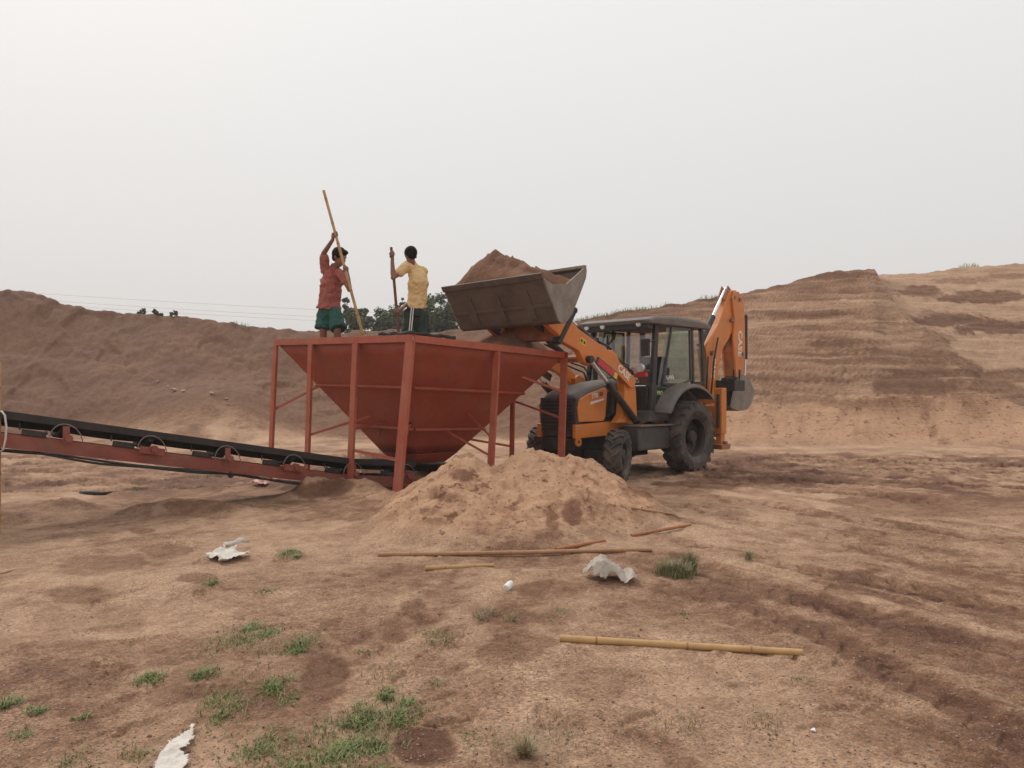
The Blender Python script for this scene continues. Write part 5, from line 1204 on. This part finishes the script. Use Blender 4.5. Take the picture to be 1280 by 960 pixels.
def inpoly(x, y, P):
    c = False; j = len(P)-1
    for i in range(len(P)):
        if (P[i][1] > y) != (P[j][1] > y) and x < (P[j][0]-P[i][0])*(y-P[i][1])/(P[j][1]-P[i][1])+P[i][0]: c = not c
        j = i
    return c
def sheet(name, cpt, poly, zf, mt, label, cat='sack', n=46, fringe=0):
    xs = [p_[0] for p_ in poly]; ys = [p_[1] for p_ in poly]; st = max(max(xs)-min(xs), max(ys)-min(ys))/n
    idx = {}; m_ = MB(); c = Vector(cpt)
    nx = int((max(xs)-min(xs))/st)+2; ny = int((max(ys)-min(ys))/st)+2
    rag = lambda x, y: .012*float(fbm(np.array([x*40]), np.array([y*40]), 2, 88)[0])
    for i in range(nx):
        for j in range(ny):
            x = min(xs)+i*st; y = min(ys)+j*st
            if inpoly(x+rag(x, y), y+rag(y, x), poly):
                idx[i, j] = len(m_.v); g = h1(c.x+x, c.y+y)-c.z
                m_.v.append((x, y, g+.006+max(0, zf(x, y))))
    for (i, j), a in idx.items():
        if (i+1, j) in idx and (i, j+1) in idx and (i+1, j+1) in idx: m_.f.append((a, idx[i+1, j], idx[i+1, j+1], idx[i, j+1]))
    m_.m = [0]*len(m_.f)
    for k in range(fringe):
        (i, j) = random.choice(list(idx)); 
        if (i-1, j) in idx and (i+1, j) in idx and (i, j-1) in idx and (i, j+1) in idx: continue
        v = Vector(m_.v[idx[i, j]]); d = Vector((v.x*1.2+random.uniform(-.05, .05), v.y*.6+random.uniform(-.05, .05), .01)); d = d.normalized()*random.uniform(.015, .05)
        w_ = Vector((-d.y, d.x, 0)).normalized()*.0012; m_.add([v-w_, v+w_, v+d+Vector((0, 0, random.uniform(0, .012)))], [(0, 1, 2)])
    o = m_.build(name, mt, smooth=True); o.location = c; q = o.modifiers.new('t', 'SOLIDIFY'); q.thickness = .003
    return tag(o, label, cat)
fb1 = lambda x, y, s_=0, k=1: float(fbm(np.array([x*k]), np.array([y*k]), 3, s_)[0])
cpt = gp(283, 697)
o = sheet('torn_sack', cpt, [(-.20, .02), (-.10, .20), (0, .30), (.03, .16), (.11, .08), (.18, .10), (.21, .0), (.12, -.16), (.05, -.24), (-.03, -.16), (-.12, -.12)], lambda x, y: .012+.055*abs(fb1(x, y, 91, 7))+.03*abs(fb1(x, y, 92, 19)), M['sack'], 'torn white woven sack with a loose strap at left', fringe=30)
# its strap, standing up in a curl
m_ = MB(); pts = [at(279, 690, cpt.y+.2), at(280, 682, cpt.y+.25), at(288, 680, cpt.y+.3), at(299, 676, cpt.y+.35), at(302, 675, cpt.y+.4), at(312, 678, cpt.y+.5)]
wd = [.05, .055, .045, .05, .035, .006]; vs = []
for i, p_ in enumerate(pts):
    g_ = h1(p_.x, p_.y); lo = max(p_.z-wd[i]*.5, g_+.004); vs += [(p_.x-cpt.x, p_.y-cpt.y, lo-cpt.z), (p_.x+.015*(-1)**i-cpt.x, p_.y+.03-cpt.y, lo+wd[i]-cpt.z)]
m_.add(vs, [(2*i, 2*i+1, 2*i+3, 2*i+2) for i in range(len(pts)-1)]); st_ = m_.build('strap', M['bamboo'], o, smooth=True); st_.data.materials[0] = M['sack']; q = st_.modifiers.new('t', 'SOLIDIFY'); q.thickness = .003
# cement bag folded like a tent
cpt = gp(762, 726)
sheet('cement_bag', cpt, [(-.20, .18), (-.10, .28), (.02, .30), (.10, .18), (.20, .06), (.22, -.06), (.12, -.10), (.02, -.04), (-.04, -.08), (-.13, -.05)],
      lambda x, y: .008+.13*max(0, 1-abs(x+.04+.05*fb1(x, y, 94, 6))/.15)**.6*max(.2, min(1, (y+.10)/.10))+.05*max(0, 1-abs(x-.17)/.06)+.03*abs(fb1(x, y, 95, 9))+.02*abs(fb1(x, y, 96, 21)), M['sack_grey'], 'dirty white folded sack below the long brown bamboo pole', fringe=10)
cpt = gp(220, 948)
sheet('torn_sack', cpt, [(x_-.36*y_, y_) for x_, y_ in [(.055, .30), (.03, .21), (.0, .12), (-.045, .08), (-.06, -.02), (-.085, -.10), (-.07, -.20), (.0, -.22), (.06, -.12), (.055, -.04), (.03, .01), (.055, .06), (.07, .16)]],
      lambda x, y: .012+.03*abs(fb1(x, y, 97, 12))+.012*abs(fb1(x, y, 98, 34)), M['sack'], 'frayed bright white sack scrap at the bottom left edge', n=60, fringe=60)
c_ = gp(636, 737)
m_ = MB(); m_.lathe([(.001, -.045), (.024, -.045), (.028, -.04), (.028, .018), (.024, .026), (.021, .03), (.021, .042), (.001, .042)], axis='y', n=20)
o = m_.build('plastic_bottle', M['plastic'], smooth=False, bevel=.003); o.location = c_+Vector((0, 0, .030)); o.rotation_euler = (R(16), 0, R(-28)); tag(o, 'small white plastic bottle lying on the gravel', 'bottle')
c_ = gp(325, 607)
sheet('plastic_bag', c_, [(-.16, .0), (-.06, .12), (.06, .14), (.14, .05), (.10, -.10), (-.04, -.10)], lambda x, y: .06+.06*fb1(x, y, 99, 10), M['pink'], 'crumpled pink plastic bag beside the far left hopper leg', 'bag', n=26)
# black hose end half buried at left
m_ = MB(); c_ = gp(140, 614)
pl_ = [gp(100, 616, -.01), gp(112, 618, .02), gp(128, 619, .02), gp(138, 616, .0), gp(150, 614, -.02)]
m_.tube([p_-c_ for p_ in pl_], [.025, .032, .03, .02, .014], 10); o = m_.build('black_hose', M['rubber'], smooth=True); o.location = c_; tag(o, 'black rubber hose half buried in the sand below the conveyor', 'hose')
# stones
def stone(p_, r, mt, label, name='rock', cat='rock', group=None, seed=0, flat=.7):
    bm_ = bmesh.new(); bmesh.ops.create_icosphere(bm_, subdivisions=2, radius=r); rs = random.Random(seed)
    dirs = [Vector((rs.gauss(0, 1), rs.gauss(0, 1), rs.gauss(0, 1))).normalized() for _ in range(9)]
    for v in bm_.verts:
        n_ = v.co.normalized()
        for d_ in dirs:
            e_ = n_.dot(d_)-.62
            if e_ > 0: v.co -= d_*e_*r*.8
        v.co.z *= flat
    me_ = bpy.data.meshes.new(name); bm_.to_mesh(me_); bm_.free(); me_.materials.append(mt)
    o = bpy.data.objects.new(name, me_); col.objects.link(o); o.location = Vector(p_)+Vector((0, 0, r*flat*.45)); o.rotation_euler = (0, 0, rs.random()*6); return tag(o, label, cat, group)
ROCKS = [(217, 490, .20, 'largest pale rock of the cluster on the left bank slope'), (229, 490, .12, 'pale rock just right of the largest rock on the left bank'), (264, 493, .15, 'pale rock standing alone midway along the left slump'), (283, 500, .10, 'small pale rock low on the left slump near the hopper'), (197, 478, .08, 'small pale rock highest on the left slump'), (285, 507, .07, 'tiny pale stone lowest below the rocks on the left slump'), (210, 484, .09, 'small pale rock touching the largest rock from above')]
for i, (u, v, r, lb_) in enumerate(ROCKS): stone(gp(u, v), r*.72, M['rock'], lb_, seed=i+3, group='rocks on the left bank')
stone(gp(552, 666), .04, M['rock'], 'smooth pale stone on the left front of the sand pile', seed=40)
stone(gp(1017, 914), .014, M['plastic'], 'tiny white pebble in the right foreground', 'pebble', 'stone', seed=41)

# ---------------------------------------------------------------- plants
def leafmat(name, a, b):
    m = mat(name, a, b, .6, scale=9, det=3, low=.3, high=.7); p_ = m.node_tree.nodes['Principled BSDF']
    return m
M['leaf'] = leafmat('tree_leaf', (.13, .165, .07), (.065, .09, .042)); M['grass'] = leafmat('green_grass', (.185, .225, .055), (.11, .14, .035)); M['dry_grass'] = leafmat('dry_grass', (.32, .26, .13), (.20, .16, .08)); M['crest'] = leafmat('crest_grass_blade', (.34, .33, .19), (.22, .22, .12)); M['olive'] = leafmat('olive_grass', (.25, .245, .11), (.16, .16, .07))
def blades(m_, c, n, rad, h0, h1_, lean=.6, wd=.004, sink=True, ell=1.0, o=Vector((0, 0, 0))):
    for _ in range(n):
        a = random.random()*2*math.pi; d = rad*math.sqrt(random.random())*(.3+.7*random.random()); x = c.x+d*math.cos(a); y = c.y+d*math.sin(a)*ell
        z = h1(x, y) if sink == 1 else c.z
        hh = random.uniform(h0, h1_); b = random.random()*2*math.pi; L_ = hh*lean*random.random()*1.6; dx, dy = L_*math.cos(b), L_*math.sin(b)
        w_ = wd*random.uniform(.6, 1.3); px_, py_ = -math.sin(b)*w_, math.cos(b)*w_; B = Vector((x, y, z-.003))-o
        m_.add([B+Vector((-px_, -py_, 0)), B+Vector((px_, py_, 0)), B+Vector((dx*.35+px_*.8, dy*.35+py_*.8, hh*.6)), B+Vector((dx*.35-px_*.8, dy*.35-py_*.8, hh*.6)), B+Vector((dx, dy, hh))], [(0, 1, 2, 3), (3, 2, 4)])
GP_ = [(300, 794, 36, 1), (318, 785, 14, 1), (375, 806, 26, 1.2), (195, 850, 20, 1), (255, 844, 16, 1), (290, 886, 34, 1.1), (350, 857, 20, 1), (440, 902, 36, 1.2), (470, 920, 36, 1), (522, 894, 24, 1.1), (395, 932, 46, 1), (330, 948, 50, .9), (10, 882, 14, 1.2), (45, 891, 13, .8), (482, 870, 14, 1.1), (265, 730, 14, .8), (366, 693, 16, 1.1), (28, 918, 14, .6), (540, 798, 26, .4), (105, 899, 8, .6), (330, 710+30, 10, .4), (95, 955, 30, .5), (440, 955, 50, 1.0), (160, 940, 22, .4), (330, 634, 40, .25), (170, 612, 14, .5), (255, 640, 26, .15), (350, 870, 30, .5), (545, 855, 14, .25), (455, 817, 10, .4), (1000, 850, 10, .2), (585, 930, 18, .2), (700, 762, 20, .15), (860, 770, 16, .15)]
mg = MB(); md = MB()
for u, v, rp_, den in GP_:
    c_ = gp(u, v); rad = rp_*c_.y/F; ar = rad*rad*3.14
    n_ = int(min(1100, 470*den*(rad/.12)))
    for k in range(5):                                    # each patch is several uneven clumps
        cc = Vector((c_.x+random.gauss(0, rad*.5), c_.y+random.gauss(0, rad*.75), 0))
        blades(mg, cc, int(n_*.2*random.uniform(.4, 1.5)), rad*random.uniform(.4, 1.25), .006, .032*min(1.3, max(.7, den)), 1.7, .0026, 1, 1.5)
    blades(md, c_, n_//6, rad*1.2, .012, .05, 1.1, .002, 1, 1.5)
for u, v, rp_ in ((610, 768, 22), (600, 775, 14), (640, 775, 18), (690, 925, 60), (620, 940, 50), (560, 800, 30), (480, 850, 40), (300, 850, 60), (330, 815, 30), (850, 905, 50), (960, 905, 40)):
    c_ = gp(u, v); blades(md, c_, 90, rp_*c_.y/F, .012, .055, 1.3, .0018, 1, 1.5)
o = mg.build('grass', M['grass'], fix=False); tag(o, 'short green grass in patches over the left foreground', 'grass', kind='stuff')
o = md.build('dry_grass', M['dry_grass'], fix=False); tag(o, 'sparse straw coloured dry grass scattered over the foreground', 'grass', kind='stuff')
def tuft(u, v, spec, label, name='grass_tuft'):
    c_ = gp(u, v); r = empty(name, c_, 0, label, 'plant')
    for nm, mt, n_, rad, h0, hh, lean, wd, off in spec:
        m_ = MB(); cc = c_+Vector(off); blades(m_, cc, n_, rad, h0, hh, lean, wd, 1, 1.0, c_); m_.build(nm, M[mt], r, fix=False)
    return r
tuft(845, 720, [('green_blades', 'olive', 700, .15, .03, .12, .8, .0032, (0, 0, 0)), ('tall_blades', 'olive', 260, .07, .08, .21, .5, .003, (.15, .16, 0)), ('dry_blades', 'dry_grass', 520, .20, .03, .15, .9, .0025, (-.02, .05, 0))], 'bushy olive grass clump right of the folded sack')
tuft(657, 946, [('dry_blades', 'dry_grass', 190, .03, .03, .12, 1.9, .0014, (0, 0, 0)), ('green_blades', 'olive', 25, .015, .03, .09, 1.5, .0016, (0, 0, 0))], 'dry rosette of grass at the bottom centre')
tuft(936, 700, [('dry_blades', 'crest', 90, .04, .03, .12, .7, .0028, (0, 0, 0))], 'small dry grass tuft on the tracks right of the clump')
# wild grass on the bank crest
m_ = MB()
for u in list(np.arange(560, 905, 2.2))+list(np.arange(296, 312, 1.6))+list(np.arange(1200, 1222, 1.5)):
    yy = 36.3 if 1190 < u < 1230 else float(np.interp(u, BK[:, 0], BK[:, 6]))-.1; x = (u-640)*yy/F
    dens = 6 if 700 < u < 880 else 4
    if fb1(u*.02, 3., 5) < -.25: continue
    blades(m_, Vector((x, yy, 0)), dens+3, .30, .05, .22 if u < 1190 else .26, .8, .010, 1)
o = m_.build('crest_grass', M['dry_grass'], fix=False); tag(o, 'wispy wild grass along the top edge of the sand bank', 'grass', kind='stuff'); o.data.materials[0] = M['crest']
def leafy(name, base, h, crown_c, crown_r, nclump, nleaf, ls, label, cat, group=None, trunk_r=.10, seed=1):
    rs = random.Random(seed); base = Vector(base); r = empty(name, base, 0, label, cat, group)
    m_ = MB(); cc = Vector(crown_c)-base; fork = cc*.55; m_.tube([(0, 0, -.2), fork*.5+Vector((.05, 0, 0)), fork], [trunk_r, trunk_r*.8, trunk_r*.6], 8); tips = []
    for k in range(nclump):
        while True:
            d = Vector((rs.uniform(-1, 1), rs.uniform(-1, 1), rs.uniform(-.8, 1)))
            if .25 < d.length < 1: break
        tips.append(cc+Vector((d.x*crown_r[0], d.y*crown_r[1], d.z*crown_r[2])))
    for t_ in tips: m_.tube([fork, fork.lerp(t_, .5)+Vector((0, 0, .05)), t_], [trunk_r*.42, trunk_r*.25, .012], 5)
    m_.build('trunk', M['bark'], r, smooth=True)
    m_ = MB()
    for t_ in tips:
        cr = rs.uniform(.18, .42)*min(crown_r[0], 1.6)*.9
        for _ in range(nleaf):
            d = Vector((rs.gauss(0, 1), rs.gauss(0, 1), rs.gauss(0, .8))); d = d.normalized()*cr*rs.random()**.45; c_ = t_+d
            s_ = ls*rs.uniform(.6, 1.3); a = Vector((rs.gauss(0, 1), rs.gauss(0, 1), rs.gauss(0, .6))).normalized(); b = a.orthogonal().normalized(); b = (Matrix.Rotation(rs.random()*6.28, 3, a) @ b)*s_*.5; a = a*s_
            m_.add([c_-a*.5, c_+b*.6, c_+a*.55, c_-b*.6], [(0, 1, 2, 3)])
    m_.build('crown', M['leaf'], r, fix=False)
    return r
def tree(u, v0, vt, y, wpx, label, seed, ncl=30, nl=60):
    ncl = int(ncl*1.7); nl = int(nl*1.6)
    x = (u-640)*y/F; g = h1(x, y); zt = EYE-(vt-HV)*y/F; zb_ = EYE-(v0-HV)*y/F; rx = wpx/2*y/F
    cz_ = (zt+zb_)/2; rz = (zt-zb_)/2
    leafy('tree', (x, y, g), zt-g, (x, y, cz_), (rx, rx, rz), ncl, nl, .17, label, 'tree', 'trees behind the hopper', .10, seed)
tree(445, 425, 380, 46, 36, 'green tree behind the red shirted man', 5, 22, 60)
tree(433, 400, 373, 48, 14, 'slim tree top beside the red shirted man', 15, 8, 50)
tree(486, 424, 385, 47, 50, 'wide low tree between the two men', 6, 30, 60)
tree(548, 424, 371, 45, 54, 'bushy tree between the yellow shirted man and the raised bucket', 7, 44, 60)
tree(503, 402, 371, 50, 12, 'thin tree tip left of the yellow shirted man', 8, 8, 40)
for i, (u, w_, lb_) in enumerate(((177, 9, 'small bush on the left bank crest, leftmost of three'), (197, 10, 'small bush on the left bank crest, middle of three'), (217, 8, 'small bush on the left bank crest, rightmost of three'))):
    y = 31.3; x = (u-640)*y/F; g = h1(x, y); leafy('bush', (x, y, g), .3, (x, y, g+.12), (w_/2*y/F*1.2, .25, .13), 12, 60, .07, lb_, 'bush', 'bushes on the left crest', .02, 30+i)

# ---------------------------------------------------------------- power line far behind the bank
PY = 95.
def pole_top(u, v): return at(u, v, PY)
for i, (ul, vl, ur, vr, lb_) in enumerate(((-60, 359, 548, 394, 'highest of three thin power cables above the left bank'), (-60, 367, 548, 403, 'middle of three thin power cables above the left bank'), (-60, 372, 548, 408, 'lowest of three thin power cables above the left bank'))):
    a, b = pole_top(ul, vl), pole_top(ur, vr); c_ = (a+b)/2; m_ = MB()
    m_.tube([a.lerp(b, t_)-c_-Vector((0, 0, .25*4*t_*(1-t_))) for t_ in np.linspace(0, 1, 25)], .012, 6, caps=False)
    o = m_.build('overhead_cable', M['wire'], smooth=True); o.location = c_; tag(o, lb_, 'cable', 'overhead power cables')
for u, v, lb_ in ((-60, 356, 'concrete pole carrying the power cables, off to the left'), (548, 392, 'concrete pole carrying the power cables, hidden behind the bushy tree')):
    t_ = pole_top(u, v); r = empty('utility_pole', (t_.x, t_.y, h1(t_.x, t_.y)-.2), 0, lb_, 'pole'); hh = t_.z-r.location.z
    MB().tube([(0, .2, 0), (0, .2, hh)], [.16, .10], 10).build('shaft', M['rock'], r, smooth=True); MB().beam((-.4, .1, hh-.8), (.4, .1, hh-.8), .1, .1).build('cross_arm', M['rust'], r)

# ---------------------------------------------------------------- loose stones and clods
def scatter(name, mt, n, ur, vr, sr, label, seed, flat=.7, clump=False, area=None):
    rs = np.random.default_rng(seed); u = rs.uniform(*ur, n); v = vr[0]+(vr[1]-vr[0])*rs.random(n)**.8; y = EYE*F/(v-HV); x = (u-640)*y/F
    if area: x = rs.uniform(area[0], area[1], n); y = rs.uniform(area[2], area[3], n); k = pile(x, y) > .02; x, y = x[k], y[k]
    if clump:
        k = fbm(x*1.3, y*1.3, 3, seed) > .05; x, y = x[k], y[k]
    z = H(x, y); s_ = sr[0]+(sr[1]-sr[0])*rs.random(len(x))**3
    base = np.array([(1, 0, 0), (-1, 0, 0), (0, 1, 0), (0, -1, 0), (0, 0, 1), (0, 0, -1)], float); fc = np.array([(0, 2, 4), (2, 1, 4), (1, 3, 4), (3, 0, 4), (2, 0, 5), (1, 2, 5), (3, 1, 5), (0, 3, 5)])
    an = rs.uniform(0, 6.28, len(x)); jit = rs.uniform(.6, 1.25, (len(x), 6, 1)); P = base[None]*jit*np.array([1, rs.uniform(.7, 1), flat])
    ca, sa = np.cos(an)[:, None], np.sin(an)[:, None]; Q = np.stack([P[..., 0]*ca-P[..., 1]*sa, P[..., 0]*sa+P[..., 1]*ca, P[..., 2]], -1)*s_[:, None, None]
    Q += np.stack([x, y, z+s_*flat*.3], -1)[:, None, :]
    fa = (fc[None]+6*np.arange(len(x))[:, None, None]).reshape(-1, 3); me_ = bpy.data.meshes.new(name); V = Q.reshape(-1, 3)
    me_.vertices.add(len(V)); me_.vertices.foreach_set('co', V.astype(np.float32).ravel()); me_.loops.add(fa.size); me_.loops.foreach_set('vertex_index', fa.astype(np.int32).ravel()); me_.polygons.add(len(fa)); me_.polygons.foreach_set('loop_start', np.arange(0, fa.size, 3, dtype=np.int32)); me_.update(calc_edges=True); me_.materials.append(mt)
    o = bpy.data.objects.new(name, me_); col.objects.link(o); return tag(o, label, 'gravel', kind='stuff')
M['clod'] = mat('soil_clod', (.33, .20, .135), (.20, .115, .078), 1.0, scale=20, bump=.9, bscale=60, spec=.05)
scatter('gravel', mat('pale_gravel', (.48, .36, .28), (.24, .155, .11), .9, scale=45, det=2), 16000, (-60, 1340), (640, 1000), (.0022, .0085), 'pale pinkish gravel strewn over the foreground', 5, clump=False)
scatter('soil_clods', M['clod'], 1500, (-60, 1340), (560, 1000), (.003, .013), 'small brown soil crumbs over the ground', 6, clump=True)
scatter('sand_lumps', mat('sand_lump', (.47, .275, .17), (.34, .19, .12), 1.0, scale=12, spec=.05), 2600, (0, 1), (700, 800), (.003, .019), 'damp sand lumps and crumbs rolled down the sand pile', 9, area=(-2.2, 2.4, 7.0, 10.8))

# ---------------------------------------------------------------- thin haze in the air
hz = MB().box((0, 0, 8.5), (5400, 5400, 20)).build('haze', None); hz.data.materials.clear()
hm = bpy.data.materials.new('haze_air'); hm.use_nodes = True; N = hm.node_tree.nodes; N.remove(N['Principled BSDF'])
pv = N.new('ShaderNodeVolumePrincipled'); pv.inputs['Color'].default_value = (.95, .93, .91, 1); pv.inputs['Density'].default_value = .0013; pv.inputs['Anisotropy'].default_value = .2
hm.node_tree.links.new(pv.outputs[0], N['Material Output'].inputs['Volume']); hz.data.materials.append(hm)
tag(hz, 'pale thin haze filling the air over the whole site', 'haze', kind='stuff')
